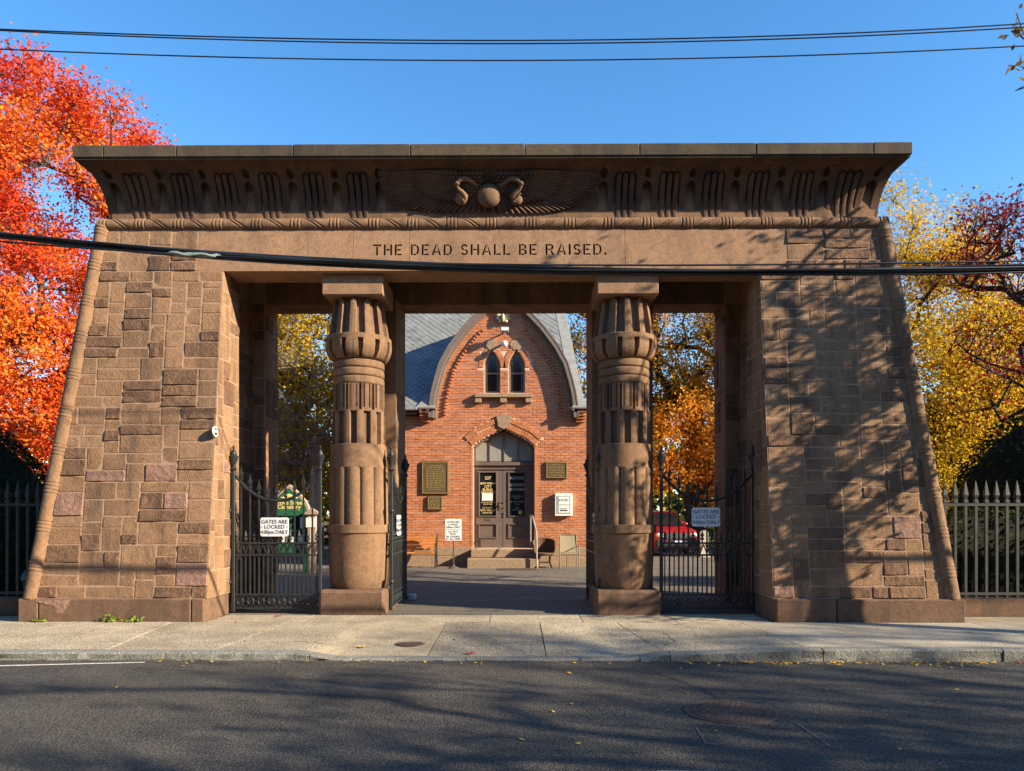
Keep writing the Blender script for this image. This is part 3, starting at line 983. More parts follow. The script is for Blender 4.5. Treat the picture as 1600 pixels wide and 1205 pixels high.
def column(xc):
    c = (xc, 12.72)
    nseg = np.linspace
    # shaft carries everything else
    col = revolve('column', nseg(1.485, 2.46, 12), lambda z, t: .445 + lin(z, 1.5, 2.4, .012, 0) + .066*np.sqrt(np.maximum(0, 1-(lobe(t, 12, .0)*.985)**2))-.014, c, M['carved'], gate, 288, 40, (False, False))
    rg = random.Random(int(xc*10))
    mb = MB(); mb.bbox(xc-.545, xc+.545, 12.13, 13.25, -.06, .41, .045)
    mb.build('base_block', M['plinth'], col)
    revolve('drum', [.41, .43, .47, .55, .7, .9, 1.1, 1.352], lambda z, t: lin(z, .47, 1.35, .487, .519)-.034*np.clip((.56-z)/.15, 0, 1)**2, c, M['carved'], col, 96)
    revolve('base_ring', [1.35, 1.356, 1.484, 1.49], lambda z, t: .548-.006*((z < 1.353)|(z > 1.487)), c, M['carved'], col, 96)
    revolve('shaft_band', [2.448, 2.456, 2.842, 2.85], lambda z, t: lin(z, 2.45, 2.85, .482, .474)-.006*((z < 2.452)|(z > 2.848)), c, M['carved'], col, 96)
    def ribs(z, t):
        u = np.abs(lobe(t, 12, .5))
        return .372 + .078*np.clip((.60-u)/.12, 0, 1)*(1-.10*u)
    revolve('ribbed_shaft', nseg(2.845, 3.42, 3), ribs, c, M['carved'], col, 360, 20, (False, False))
    def strips(z, t):
        l = lobe(t, 12, 0); u = np.abs(l)
        alt = np.floor(np.mod(t*12/(2*math.pi)+.5, 2))
        r = .436 - .045*(u > .84)
        r = r - .022*((u > .34) & (u < .46)) - .012*((u > .60) & (u < .68))
        bot = 3.41+.05
        r = np.where((z < bot) & (u > .34) & (u < .70), .436, r)
        return r
    revolve('tongue_band', [3.40, 3.405, 3.459, 3.461, 3.6, 3.84, 3.862], strips, c, M['carved'], col, 480, 20)
    def rings(z, t):
        k = (z-3.86)/.14; f = k-np.floor(np.clip(k, 0, 2.999))
        return .400+.036*np.sqrt(np.maximum(0, 1-(2*f-1)**4))
    revolve('neck_rings', nseg(3.86, 4.28, 34), rings, c, M['carved'], col, 96, 50)
    def bowl(z, t):
        k = np.clip((z-4.28)/.25, 0, 1)
        R_ = .395+.160*np.sqrt(np.maximum(0, 1-(1-k)**2))
        u = np.abs(lobe(t, 12, .5))
        slot = ((u < (.18+.12*k)) & (z < 4.60) & (z > 4.30))
        return R_ - slot*.085 + .006*(1-u)**.5*(z < 4.60)
    revolve('lotus_bowl', np.concatenate([nseg(4.28, 4.59, 26), [4.601, 4.602, 4.672, 4.682]]), lambda z, t: bowl(z, t)-.012*(z > 4.68), c, M['carved'], col, 480, 25)
    def bud(z, t):
        u = np.abs(lobe(t, 12, 0))
        R_ = lin(z, 4.68, 5.31, .520, .430)
        k = np.clip((z-4.68)/.63, 0, 1)
        wid = .50-.05*k
        top = np.clip((5.27 - z + .10*(wid-u))/.03, 0, 1)
        return R_ - .088 + .088*np.clip((wid-u)/.07, 0, 1)*np.minimum(1, top+.35)*(1-.09*u)
    revolve('lotus_bud', nseg(4.675, 5.315, 20), bud, c, M['carved'], col, 480, 20)
    mb = MB(); mb.bbox(xc-.505, xc+.505, 12.215, 13.22, 5.312, ZL0-.004, .012)
    mb.build('abacus', M['lintel'], col)
    return col
column(-2.305)
column(2.265)

# ---- winged sun disc on the cavetto
def oncav(px, py, lift):
    Y = YB
    for _ in range(6):
        p = at(px, py, Y)
        sz = min(.999, max(0, (p.z-ZB)/HGT))
        Y = YB-OUT*(1-math.sqrt(1-sz*sz))-lift
    return at(px, py, Y)
def bez(pts, t):
    pts = [Vector((*p, 0)) for p in pts]
    while len(pts) > 1: pts = [a.lerp(b, t) for a, b in zip(pts, pts[1:])]
    return pts[0].x, pts[0].y
def feather(r, tip, w0, w1, lift, mirror):
    """long tapering blade with a raised spine and rounded tip"""
    mb = MB(); n = 5; top = []; 
    dx, dy = tip[0]-r[0], tip[1]-r[1]; L = math.hypot(dx, dy); nx_, ny_ = -dy/L, dx/L
    rows = []
    for i in range(n+1):
        t = i/n; w_ = (w0+(w1-w0)*t)/2
        if i == n: w_ *= .45
        x_, y_ = r[0]+dx*t, r[1]+dy*t
        row = []
        for e, h in ((-1, -.014), (-.72, .022), (.0, .036), (.72, .022), (1, -.014)):
            X_, Y_ = x_+nx_*w_*e, y_+ny_*w_*e
            if mirror: X_ = 1528-X_
            row.append(oncav(X_, min(Y_, 341), lift+h-(.008 if i == n else 0)))
        rows.append(row)
    mb.grid(rows)
    tipr = rows[-1]; mb.add(tipr+[(p.x, p.y+.03, p.z) for p in tipr], [(i, i+1, 6+i, 5+i) for i in range(4)])
    return mb
wingpx = 764
for s in (0, 1):
    mb = MB()
    outline = [(778, 268), (850, 265), (936, 266), (934, 292), (915, 318), (880, 329), (830, 332), (776, 333)]
    if s: outline = [(1528-x, y) for x, y in outline]
    pts = [oncav(x, y, .012) for x, y in outline]; bk = [oncav(x, y, -.04) for x, y in outline]; n = len(pts)
    cen = oncav(850 if not s else 1528-850, 300, .012)
    mb.add(pts+bk+[cen], [(i, (i+1) % n, 2*n) for i in range(n)]+[(i, (i+1) % n, n+(i+1) % n, n+i) for i in range(n)])
    wing = mb.build('wing', M['cavetto'], gate)
    NF = 29
    for i in range(NF):
        t = i/(NF-1)
        tip = bez([(938, 270), (938, 300), (912, 336), (848, 335), (770, 334)], t)
        rt = bez([(850, 268), (832, 288), (800, 300), (770, 300)], t)
        feather(rt, tip, 4.0, 7.4, .022, s).build('feather', M['cavetto'], wing, smooth=50)
    for i in range(18):
        t = i/17
        tip = bez([(884, 269), (884, 296), (862, 316), (812, 316)], t)
        rt = bez([(815, 268), (805, 284), (790, 292), (776, 296)], t)
        feather(rt, tip, 3.6, 7.2, .062, s).build('covert_feather', M['cavetto'], wing, smooth=50)
    mb = MB()
    for r_ in range(6):
        for c_ in range(10):
            x_, y_ = 776+c_*6.6+(r_ % 2)*3.3, 271+r_*5.4
            if x_ > 838-r_*4: continue
            if s: x_ = 1528-x_
            p = oncav(x_, y_, .09)
            mb.ball(p, .036, .016, .034, 6, 4)
    mb.build('scale_feathers', M['cavetto'], wing, smooth=60, kind='stuff')
p = oncav(764, 305, .10)
mb = MB(); mb.ball((p.x, p.y+.02, p.z), .200, .13, .195, 32, 20); mb.build('sun_disc', M['carved'], gate, smooth=180)
for s in (0, 1):
    f = (lambda x: x) if not s else (lambda x: 1528-x)
    pts = [oncav(f(x), y, l) for x, y, l in ((748, 292, .06), (737, 284, .10), (728, 279, .13), (719, 281, .15), (713, 288, .155), (716, 295, .15), (722, 300, .14), (727, 307, .13), (727, 314, .11))]
    mb = MB(); mb.tube(pts, [.03, .034, .038, .042, .038, .032, .04, .05, .03], 10)
    p = oncav(f(721), 311, .07); mb.ball(p, .11, .085, .105, 16, 10)
    p = oncav(f(714), 287, .17); mb.ball(p, .05, .05, .036, 10, 8)
    for j in range(5):
        p = oncav(f(716+j*2.2), 303+j*3.0, .155); mb.ball(p, .032, .02, .014, 8, 5)
    mb.build('cobra_head', M['carved'], gate, smooth=60)

# round trail badge on the left reveal
bd = empty('round_badge', (-4.385, 11.72, 2.98), 'small round white and black badge fixed on the left pier reveal', 'badge')
mb = MB()
def disc_x(mb, x0, x1, y, z, r, n=20): mb.prism([(y+r*math.cos(2*math.pi*i/n), z+r*math.sin(2*math.pi*i/n)) for i in range(n)], 'x', x0, x1)
disc_x(mb, -4.40, -4.375, 11.72, 2.98, .085); mb.build('rim', M['white'], bd)
mb = MB(); disc_x(mb, -4.374, -4.370, 11.72, 2.98, .062); mb.build('dial', M['ink'], bd)
mb = MB(); mb.box(-4.3695, -4.367, 11.69, 11.75, 2.965, 3.01); mb.build('emblem', M['white'], bd)

# ------------------------------------------------------------------ wrought iron gates
def dup_mesh(name, me, mat, parent, loc):
    o = bpy.data.objects.new(name, me); COL.objects.link(o); o.parent = parent; o.location = loc
    return o
def iron_gate(name, w, loc, rz, label, flip=False, zbot=.075):
    """leaf in local coordinates: x 0..w from the hinge post, facing -y"""
    g = empty(name, (0, 0, 0), label, 'gate', 'wrought iron gate leaves of the gateway')
    I = M['iron']
    ZT = 2.38
    def swag(x):
        u = (x/w-.5)*2
        return 1.89 + (ZT-1.89)*abs(u)**2.1
    for x in (.02, w-.02):
        mb = MB(); mb.bbox(x-.026, x+.026, -.026, .026, zbot-.05, ZT+.03, .005)
        mb.build('gate_post', I, g)
        mb = MB(); mb.lathe([(.03, 0), (.06, .02), (.03, .05), (.03, .09), (.065, .17), (.085, .24), (.05, .26), (.055, .28), (.03, .33), (.012, .36), (.022, .39), (.004, .43)], 12, (x, 0, ZT+.02))
        mb.build('urn_finial', I, g, smooth=40)
    mb = MB(); n = 24
    mb.tube([(.02+(w-.04)*i/n, -.0, swag(.02+(w-.04)*i/n)) for i in range(n+1)], .024, 6)
    mb.build('swag_rail', I, g, smooth=60)
    nsp = max(3, round(w/.152)-1)
    for k in range(1, nsp+1):
        x = w*k/(nsp+1); zt_ = swag(x)+.27
        mb = MB(); mb.bar((x, 0, .3), (x, 0, zt_-.2), .024)
        mb.lathe([(.014, -.235), (.032, -.225), (.032, -.20), (.016, -.19), (.020, -.17), (.040, -.135), (.022, -.07), (.003, .02)], 4, (x, 0, zt_), sy=.8)
        mb.build('spear_bar', I, g)
    for z0, z1 in ((1.165, 1.195), (.965, .995), (.30, .33), (zbot, zbot+.03)):
        mb = MB(); mb.box(.045, w-.045, -.02, .02, z0, z1); mb.build('rail', I, g)
    nd = nsp+1
    mbd = MB(); mbd.bar((0, 0, .3), (0, 0, .97), .018)
    mbd.bar((0, 0, 1.19), (0, 0, 1.235), .02)
    mbd.lathe([(.012, 0), (.034, .01), (.034, .03), (.014, .045), (.03, .08), (.012, .13), (.002, .17)], 6, (0, 0, 1.23))
    first = None
    for k in range(nd):
        x = w*(k+.5)/(nsp+1)
        if first is None:
            first = mbd.build('short_bar', I, g); first.location = (x, 0, 0)
        else: dup_mesh('short_bar', first.data, I, g, (x, 0, 0))
    mb = MB(); nz = max(4, round(w/.125))
    for k in range(nz):
        a, b = .05+(w-.1)*k/nz, .05+(w-.1)*(k+1)/nz; m = (a+b)/2
        mb.bar((a, -.004, 1.16), (m, -.004, 1.0), .017); mb.bar((m, -.004, 1.0), (b, -.004, 1.16), .017)
        mb.bar((a+.03, .004, 1.16), (m, .004, 1.06), .012); mb.bar((m, .004, 1.06), (b-.03, .004, 1.16), .012)
    mb.build('zigzag_frieze', I, g)
    mb = MB(); nz = max(4, round(w/.19))
    z0, z1 = zbot+.03, .30; zc = (z0+z1)/2
    for k in range(nz):
        a, b = .05+(w-.1)*k/nz, .05+(w-.1)*(k+1)/nz; m = (a+b)/2
        mb.bar((a, -.003, z0), (b, -.003, z1), .016); mb.bar((a, .003, z1), (b, .003, z0), .016)
        mb.bar((a, 0, zc), (m, 0, z1), .012); mb.bar((m, 0, z1), (b, 0, zc), .012)
        mb.bar((b, 0, zc), (m, 0, z0), .012); mb.bar((m, 0, z0), (a, 0, zc), .012)
        mb.tube([(m+.05*math.cos(t*.5236), -.008, zc+.05*math.sin(t*.5236)) for t in range(13)], .009, 5, False)
    mb.build('lattice_frieze', I, g)
    # hinge scroll brackets at the post
    mb = MB()
    for z in (1.75, .55):
        sx = -1
        mb.box(-.08, .0, -.03, .03, z-.03, z+.03); mb.ball((-.05, -.03, z-.03), .04, .03, .04, 8, 6)
    mb.build('hinge', I, g)
    g.location = loc; g.rotation_euler = (0, 0, rz)
    return g
gl = iron_gate('iron_gate', 1.50, (-4.36, 12.36, 0), 0, 'closed iron gate leaf with a swag of spears between the left pier and left column')
gr = iron_gate('iron_gate', 1.57, (4.40, 12.40, 0), math.pi, 'closed iron gate leaf in shade between the right column and right pier')
gl2 = iron_gate('iron_gate', 1.75, (-1.722, 12.55, 0), R(90.5), 'open iron gate leaf swung back edge on beside the left column')
gr2 = iron_gate('iron_gate', 1.75, (1.825, 12.55, 0), R(91.2), 'open dark iron gate leaf swung back edge on beside the right column')

def rounded(w, h, r, n=5):
    p = []
    for cx_, cz_, a0 in ((w/2-r, h/2-r, 0), (-w/2+r, h/2-r, 90), (-w/2+r, -h/2+r, 180), (w/2-r, -h/2+r, 270)):
        p += [(cx_+r*math.cos(R(a0+90*i/n)), cz_+r*math.sin(R(a0+90*i/n))) for i in range(n+1)]
    return p
def gate_sign(loc, label, rz=0, w=.47, h=.315, write=True):
    s = empty('gate_sign', (0, 0, 0), label, 'sign', 'small signs hung on the iron gates')
    mb = MB(); mb.prism(rounded(w, h, .035), 'y', -.008, .008); mb.build('plate', M['sign'], s)
    mb = MB()
    for x in (-w/2+.022, w/2-.022): mb.ball((x, -.009, 0), .009, .005, .009, 8, 6)
    mb.build('screw', M['iron'], s)
    if write:
        for t_, z, sz in (('GATES ARE', .085, .090), ('LOCKED', 0, .090), ('4:00pm DAILY', -.088, .088)):
            text_mesh(t_, sz, M['ink'], s, (0, -.0105, z), depth=.001, sx=.86 if len(t_) > 10 else .98)
    s.location = loc; s.rotation_euler = (0, 0, rz)
    return s
p = at(429, 823.5, 12.30); gate_sign(p, 'white sign GATES ARE LOCKED 4:00pm DAILY on the left closed gate')
p = at(1103, 808, 12.33); gate_sign(p, 'pale sign GATES ARE LOCKED 4:00pm DAILY on the right closed gate')
gate_sign((-1.685, 13.15, 1.47), 'sign seen edge on, hung on the open gate leaf by the left column', R(90), .40, .36)
gate_sign((1.80, 13.10, 1.50), 'sign seen edge on, hung on the open gate leaf by the right column', R(-90), .40, .36)
# stone that stops the open leaf
mb = MB(); mb.bbox(-1.70, -1.54, 14.25, 14.42, -.01, .12, .03)
tag(mb.build('door_stop_stone', M['obelisk'], None, center=True), 'small pale stone block at the foot of the open left gate leaf', 'stone')
# rough post and bolt plates at the leaf hinges
for x in (-1.80, 1.84):
    pass

# ------------------------------------------------------------------ street fences
def spear_fence(x0, x1, label, mat):
    f = empty('iron_fence', ((x0+x1)/2, 12.25, 0), label, 'fence', 'iron street fences beside the gateway')
    mb = MB(); mb.bbox(x0, x1, 12.08, 12.42, -.08, .285, .015); mb.build('fence_base', M['plinth'], f)
    for z in (.33, 1.80):
        mb = MB(); mb.box(x0, x1, 12.225, 12.275, z, z+.045); mb.build('rail', mat, f)
    first = None; x = x0+.09
    while x < x1:
        if first is None:
            mb = MB(); mb.bar((0, 0, 0), (0, 0, 1.58), .042)
            mb.lathe([(.022, 1.55), (.045, 1.56), (.045, 1.60), (.024, 1.62), (.050, 1.69), (.030, 1.80), (.004, 1.93)], 4)
            first = mb.build('picket', mat, None); first.parent = f; first.location = (x-f.location.x, 0, .29)
        else: dup_mesh('picket', first.data, mat, f, (x-f.location.x, 0, .29))
        x += .17
    return f
spear_fence(-11.4, -7.20, 'dark iron spear fence on a stone base left of the gateway', M['iron_grey'])
spear_fence(7.24, 12.0, 'sunlit iron spear fence on a stone base right of the gateway', M['iron_grey'])

# ------------------------------------------------------------------ the chapel
YCH = 22.5
ZG = z_back(YCH)
def cp(px, py, y=YCH): return at(px, py, y)
chapel = empty('brick_chapel', (cp(787, 884).x, 25, ZG), 'red brick chapel with a pointed gable, slate roof and panelled double door', 'chapel')
rgc = random.Random(5)
SC = FPX/YCH
XC = cp(787, 700).x
def cx(px): return cp(px, 700).x
def cz(py): return cp(787, py).z
# outline of the gable: half width (m) at height z
GP = [(655, 112), (637, 111), (618, 108.5), (599, 104), (571, 96), (544, 81), (516, 60), (495, 40), (476, 19), (462, 0)]
def half(z, inset=0):
    pts = [(cz(y), w/SC) for y, w in GP]
    if z <= pts[0][0]: return pts[0][1]-inset
    for (z0, w0), (z1, w1) in zip(pts, pts[1:]):
        if z0 <= z <= z1: return w0+(w1-w0)*(z-z0)/(z1-z0)-inset
    return -1
XLW, XRW = cx(549), cx(924)
ZEAVE = cz(650)
def door_curve(side, t, off=0.0):
    """inner edge of the door arch, t 0 (spring) .. 1 (apex)"""
    pts = [(738.5, 697), (752, 685), (770, 677), (787, 669)]
    u = t*3; i = min(2, int(u)); f = u-i
    x = pts[i][0]+(pts[i+1][0]-pts[i][0])*f; y = pts[i][1]+(pts[i+1][1]-pts[i][1])*f
    dx, dy = pts[i+1][0]-pts[i][0], pts[i+1][1]-pts[i][1]; L = math.hypot(dx, dy)
    x += dy/L*off; y -= dx/L*off
    if side > 0: x = 1574.5-x
    return cx(x), cz(y)
DX0, DX1, DZB = cx(739), cx(835.5), cz(858)
def in_door(x, z, grow=0):
    if not (DX0-grow < x < DX1+grow) or z < DZB: return False
    zs_ = cz(697)
    if z < zs_: return True
    t = 1-abs(x-XC)/((DX1-DX0)/2)
    if t < 0: return False
    return z < door_curve(-1, min(1, t))[1]+grow
WIN = [(756.5, 781.5), (795, 820)]
def win_half(z, w):
    zs_ = cz(572); za = cz(546)
    if z < zs_: return w/2
    if z > za: return -1
    u = (z-zs_)/(za-zs_)
    return w/2*(1-u**1.9)
def in_win(x, z, grow=0):
    for a, b in WIN:
        xa, xb = cx(a), cx(b); m = (xa+xb)/2
        if cz(615)-.02 < z < cz(546)+grow and abs(x-m) < win_half(z-grow*.6, xb-xa)+grow: return True
    return False
def in_wall(x, z):
    if z < ZG+.56 or x < XLW or x > XRW: return False
    if z < ZEAVE: return True
    return abs(x-XC) < half(z, .03)
# mortar-coloured wall body: strips with openings left out
mb = MB(); step = .06; z = ZG+.0
hole_rows = []
while z < cz(463):
    z1 = z+step; zm = z+step/2
    if zm < ZEAVE: segs = [(XLW, XRW)]
    else:
        h = half(zm)
        segs = [(XC-h, XC+h)] if h > .02 else []
    cuts = []
    if in_door(XC, zm):
        xa = next(XC-(DX1-DX0)/2+i*.01 for i in range(400) if in_door(XC-(DX1-DX0)/2+i*.01, zm)); cuts.append((xa, 2*XC-xa))
    for a, b in WIN:
        m = (cx(a)+cx(b))/2
        w_ = win_half(zm, cx(b)-cx(a))
        if cz(615) < zm < cz(546) and w_ > .01: cuts.append((m-w_, m+w_))
    for c0, c1 in cuts:
        ns = []
        for a, b in segs:
            if c1 <= a or c0 >= b: ns.append((a, b)); continue
            if c0 > a: ns.append((a, c0))
            if c1 < b: ns.append((c1, b))
        segs = ns
    for a, b in segs: mb.box(a, b, YCH+.012, YCH+.32, z, z1)
    z = z1
wall = mb.build('wall', M['brickm'], chapel)
mb = MB(); mb.box(XRW-.3, XRW, YCH+.325, YCH+7, ZG-.1, ZEAVE); mb.box(XLW, XLW+.3, YCH+.325, YCH+7, ZG-.1, ZEAVE); mb.box(XLW+.31, XRW-.31, YCH+6.7, YCH+7, ZG-.1, ZEAVE)
mb.box(XLW+.31, XRW-.31, YCH+.9, YCH+1.0, ZG, ZEAVE-.1)
mb.build('side_wall', M['brick'], chapel)
# bricks, running bond; the ones in the middle of view singly, the rest as one mesh
CH, BL = 4.2/SC, 12.6/SC
singles = []; rest = MB()
row = 0; z = ZG+.575
RINGD = 21/SC
def near_ring(x, z):
    zs_ = cz(701)
    for off in (4, 10, 17):
        for i in range(13):
            for s_ in (-1, 1):
                a = door_curve(s_, i/12, off)
                if (a[0]-x)**2+(a[1]-z)**2 < (2.2/SC)**2: return True
    return in_win(x, z, 9.0/SC) and z > cz(576)
while z < cz(464):
    off = (row % 2)*BL/2
    x = XLW+off-BL
    while x < XRW:
        x0, x1 = x+.008, x+BL-.008
        if (row % 6) == 5:  pass
        z0, z1 = z+.0095, z+CH-.0095
        xm, zm = (x0+x1)/2, (z0+z1)/2
        x += BL
        x0c, x1c = max(x0, XLW), min(x1, XRW)
        if not in_wall(x0c+.001, zm) and z > ZEAVE:
            h = half(zm, .03); x0c = max(x0c, XC-h)
        if not in_wall(x1c-.001, zm) and z > ZEAVE:
            h = half(zm, .03); x1c = min(x1c, XC+h)
        # clip at openings
        pieces = [(x0c, x1c)]
        samp = [x0c+(x1c-x0c)*i/8 for i in range(9)] if x1c-x0c > .03 else []
        good = [in_wall(min(max(q, XLW+.001), XRW-.001), zm) and not in_door(q, zm) and not in_win(q, zm) and not near_ring(q, zm) for q in samp]
        i = 0
        while i < 9 and samp:
            if not good[i]: i += 1; continue
            j = i
            while j+1 < 9 and good[j+1]: j += 1
            if samp[j]-samp[i] > .035:
                d = rgc.uniform(-.003, .003)
                big = samp[j]-samp[i] > BL*.9
                bx = (samp[i], samp[j], YCH+d, YCH+.06, z0, z1)
                if big and abs((samp[i]+samp[j])/2-XC) < 1.62 and cz(806) < zm < cz(640): singles.append(bx)
                else: rest.box(*bx)
            i = j+1
    z += CH; row += 1
rgc.shuffle(singles)
for bx in singles[:230]:
    mb = MB(); mb.box(*bx); mb.build('brick', M['brick'], wall, center=True)
for bx in singles[230:]: rest.box(*bx)
rest.build('brickwork', M['brick'], wall, kind='stuff')
# arch bricks
def vous(mb, fn, t0, t1, o0, o1, y0):
    a, b, c, d = fn(t0, o0), fn(t1, o0), fn(t1, o1), fn(t0, o1)
    cxm = (a[0]+b[0]+c[0]+d[0])/4; czm = (a[1]+b[1]+c[1]+d[1])/4
    k = .86
    q = [(cxm+(p[0]-cxm)*k, czm+(p[1]-czm)*k) for p in (a, b, c, d)]
    mb.prism(q, 'y', y0, YCH+.06)
    return mb
for s_ in (-1, 1):
    for ring, (o0, o1, y0) in enumerate(((.2, 10.5, YCH-.02), (10.8, 19.5, YCH-.035))):
        n = 13
        for i in range(n):
            t0, t1 = (i-.0)/n*.93, (i+1)/n*.93
            vous(MB(), lambda t, o: door_curve(s_, t, o), t0, t1, o0, o1, y0).build('arch_brick', M['brick'], wall, center=True)
for s_, xd in ((-1, DX0), (1, DX1)):
    mb = MB(); a_, b_ = sorted((xd, xd+s_*.075)); mb.box(a_, b_, YCH-.004, YCH+.30, DZB+.02, cz(699)); mb.build('brick_jamb', M['brick'], wall)
# skewback course
mb = MB(); kp = [(775.5, 650), (787, 647.5), (799.5, 651), (796, 667), (787, 671), (779, 667)]
mb.prism([(cx(a), cz(b)) for a, b in kp], 'y', YCH-.07, YCH+.2); mb.build('keystone', M['brownstone_trim'], chapel)
def win_edge(m, w, side, t, off):
    zs_, za = cz(574), cz(546)
    z = zs_+(za-zs_)*t
    hw = win_half(z-.0005, w) if t < 1 else 0
    # normal from finite difference
    z2 = zs_+(za-zs_)*min(1, t+.02); z1_ = zs_+(za-zs_)*max(0, t-.02)
    dx = (win_half(z2-.0005, w) if z2 < za else 0)-win_half(z1_-.0005, w); dz = z2-z1_
    L = math.hypot(dx, dz); nx_, nz_ = dz/L, -dx/L
    return m+side*(hw+nx_*off), z+nz_*off
for a, b in WIN:
    m, w_ = (cx(a)+cx(b))/2, cx(b)-cx(a)
    for side in (-1, 1):
        n = 9
        for i in range(n):
            t0, t1 = i/n*.86, (i+1)/n*.86
            vous(MB(), lambda t, o: win_edge(m, w_, side, t, o), t0, t1, .005, 9/SC, YCH-.012).build('arch_brick', M['brick'], wall, center=True)
    mpx = (a+b)/2
    mb = MB(); mb.prism([(cx(mpx-11.5), cz(538)), (cx(mpx-6), cz(532)), (cx(mpx+6), cz(531.5)), (cx(mpx+11.5), cz(538)), (cx(mpx+4), cz(547.5)), (cx(mpx), cz(546)), (cx(mpx-4), cz(547.5))], 'y', YCH-.03, YCH+.2)
    mb.build('window_keystone', M['brownstone_trim'], chapel)
    # lancet window: frame, glass, bars
    fr = MB()
    prof = []
    for i in range(9):
        t = i/8; z = cz(574)+(cz(546)-cz(574))*t; prof.append((m+max(0, win_half(z-.0005, w_) if i < 8 else 0), z))
    outer = [(m-w_/2, cz(614.5)), (m+w_/2, cz(614.5))] + prof + [(2*m-x, z) for x, z in prof[::-1][1:]]
    def inset(poly, d): 
        c_ = (m, cz(585)); return [(c_[0]+(x-c_[0])*(1-d/(w_/2)), c_[1]+(z-c_[1])*(1-d/.62)) for x, z in poly]
    inner = inset(outer, .055)
    n = len(outer)
    yf, yb = YCH+.15, YCH+.22
    vsx = [(x, yf, z) for x, z in outer]+[(x, yf, z) for x, z in inner]+[(x, yb, z) for x, z in inner]+[(x, yb, z) for x, z in outer]
    fr.add(vsx, [(i, (i+1) % n, n+(i+1) % n, n+i) for i in range(n)]+[(n+i, n+(i+1) % n, 2*n+(i+1) % n, 2*n+i) for i in range(n)])
    window = fr.build('window', M['brownpaint'], chapel)
    mb = MB(); mb.prism(inner, 'y', YCH+.195, YCH+.205); mb.build('pane', M['glass'], window)
    mb = MB(); mb.box(m-w_/2+.05, m+w_/2-.05, YCH+.165, YCH+.19, cz(583.5), cz(580.5)); mb.build('meeting_rail', M['brownpaint'], window)
    ins = inset(outer, .085); ins2 = inset(outer, .10)
    mb = MB(); vsx = [(x, YCH+.185, z) for x, z in ins]+[(x, YCH+.185, z) for x, z in ins2]
    mb.add(vsx, [(i, (i+1) % n, n+(i+1) % n, n+i) for i in range(n)]); mb.build('came', M['leadgrey'], window)
sill = MB(); sill.bbox(cx(742), cx(832), YCH-.16, YCH+.14, cz(622), cz(616), .01); so = sill.build('window_sill', M['brownstone_trim'], chapel)
for a in (747.5, 786.5, 826):
    mb = MB(); mb.bbox(cx(a-5), cx(a+5), YCH-.13, YCH+.05, cz(630), cz(622.2), .01); mb.build('sill_bracket', M['brownstone_trim'], so)
# verge (bargeboard) along the gable, in front of the wall
def gable_path(inset_, n=26):
    zs_ = [cz(654)+(cz(462.5)-cz(654))*i/n for i in range(n+1)]
    L = [(XC-max(0, half(z)-inset_), z) for z in zs_]
    return L
def gable_band(name, o0, o1, y0, y1, mat, parent, n=30):
    """band between two offsets inside the outline, both sides of the gable"""
    zs_ = [cz(654)+(cz(462.2)-cz(654))*i/n for i in range(n+1)]
    P = [(half(z), z) for z in zs_]
    def off(i, d):
        a, b = P[max(0, i-1)], P[min(n, i+1)]
        dx, dz = b[0]-a[0], b[1]-a[1]; L = math.hypot(dx, dz)
        return max(0.0, P[i][0]-dz/L*d), P[i][1]+dx/L*d
    for s_ in (-1, 1):
        mb = MB()
        for i in range(n):
            q = [off(i, o0), off(i+1, o0), off(i+1, o1), off(i, o1)]
            p = [(XC+s_*x, z) for x, z in q]
            mb.hexa([(p[0][0], y0, p[0][1]), (p[1][0], y0, p[1][1]), (p[1][0], y1, p[1][1]), (p[0][0], y1, p[0][1]), (p[3][0], y0, p[3][1]), (p[2][0], y0, p[2][1]), (p[2][0], y1, p[2][1]), (p[3][0], y1, p[3][1])])
        mb.build(name, mat, parent, smooth=30)
gable_band('bargeboard', -.05, .065, YCH-.30, YCH-.0, M['brownpaint'], chapel)
gable_band('gable_moulding', .065, .125, YCH-.14, YCH-.0, M['brownpaint'], chapel)
gable_band('gable_roof', -.085, -.05, YCH-.31, YCH+4.6, M['brownpaint'], chapel)
# dentil course that follows the gable
def inner_path(d):
    pts = []
    for i in range(61):
        z = cz(646)+(cz(500)-cz(646))*i/60
        pts.append((half(z), z))
    out = []
    for i in range(len(pts)):
        a, b = pts[max(0, i-1)], pts[min(60, i+1)]; dx, dz = b[0]-a[0], b[1]-a[1]; L = math.hypot(dx, dz)
        out.append((pts[i][0]-dz/L*d, pts[i][1]+dx/L*d, math.atan2(dz, dx)))
    return out
for s_ in (-1, 1):
    pth = inner_path(.40)
    acc = 0; last = None; stepL = .092
    mbk = MB()
    for (x, z, a) in pth:
        if x < 0.55: break
        if last is not None:
            acc += math.hypot(x-last[0], z-last[1])
        last = (x, z)
        if acc >= stepL or acc == 0:
            acc = 1e-6
            b = .04
            px_, pz_ = XC+s_*x, z
            mb = MB(); ca, sa = math.cos(a)*s_, math.sin(a)
            q = [(px_+u*ca-v*sa, pz_+u*sa+v*ca*1) for u, v in ((-b*.7, -b), (b*.7, -b), (b*.7, b), (-b*.7, b))]
            mb.prism(q, 'y', YCH-.075, YCH+.02); mb.build('corbel_brick', M['brick'], wall, center=True)
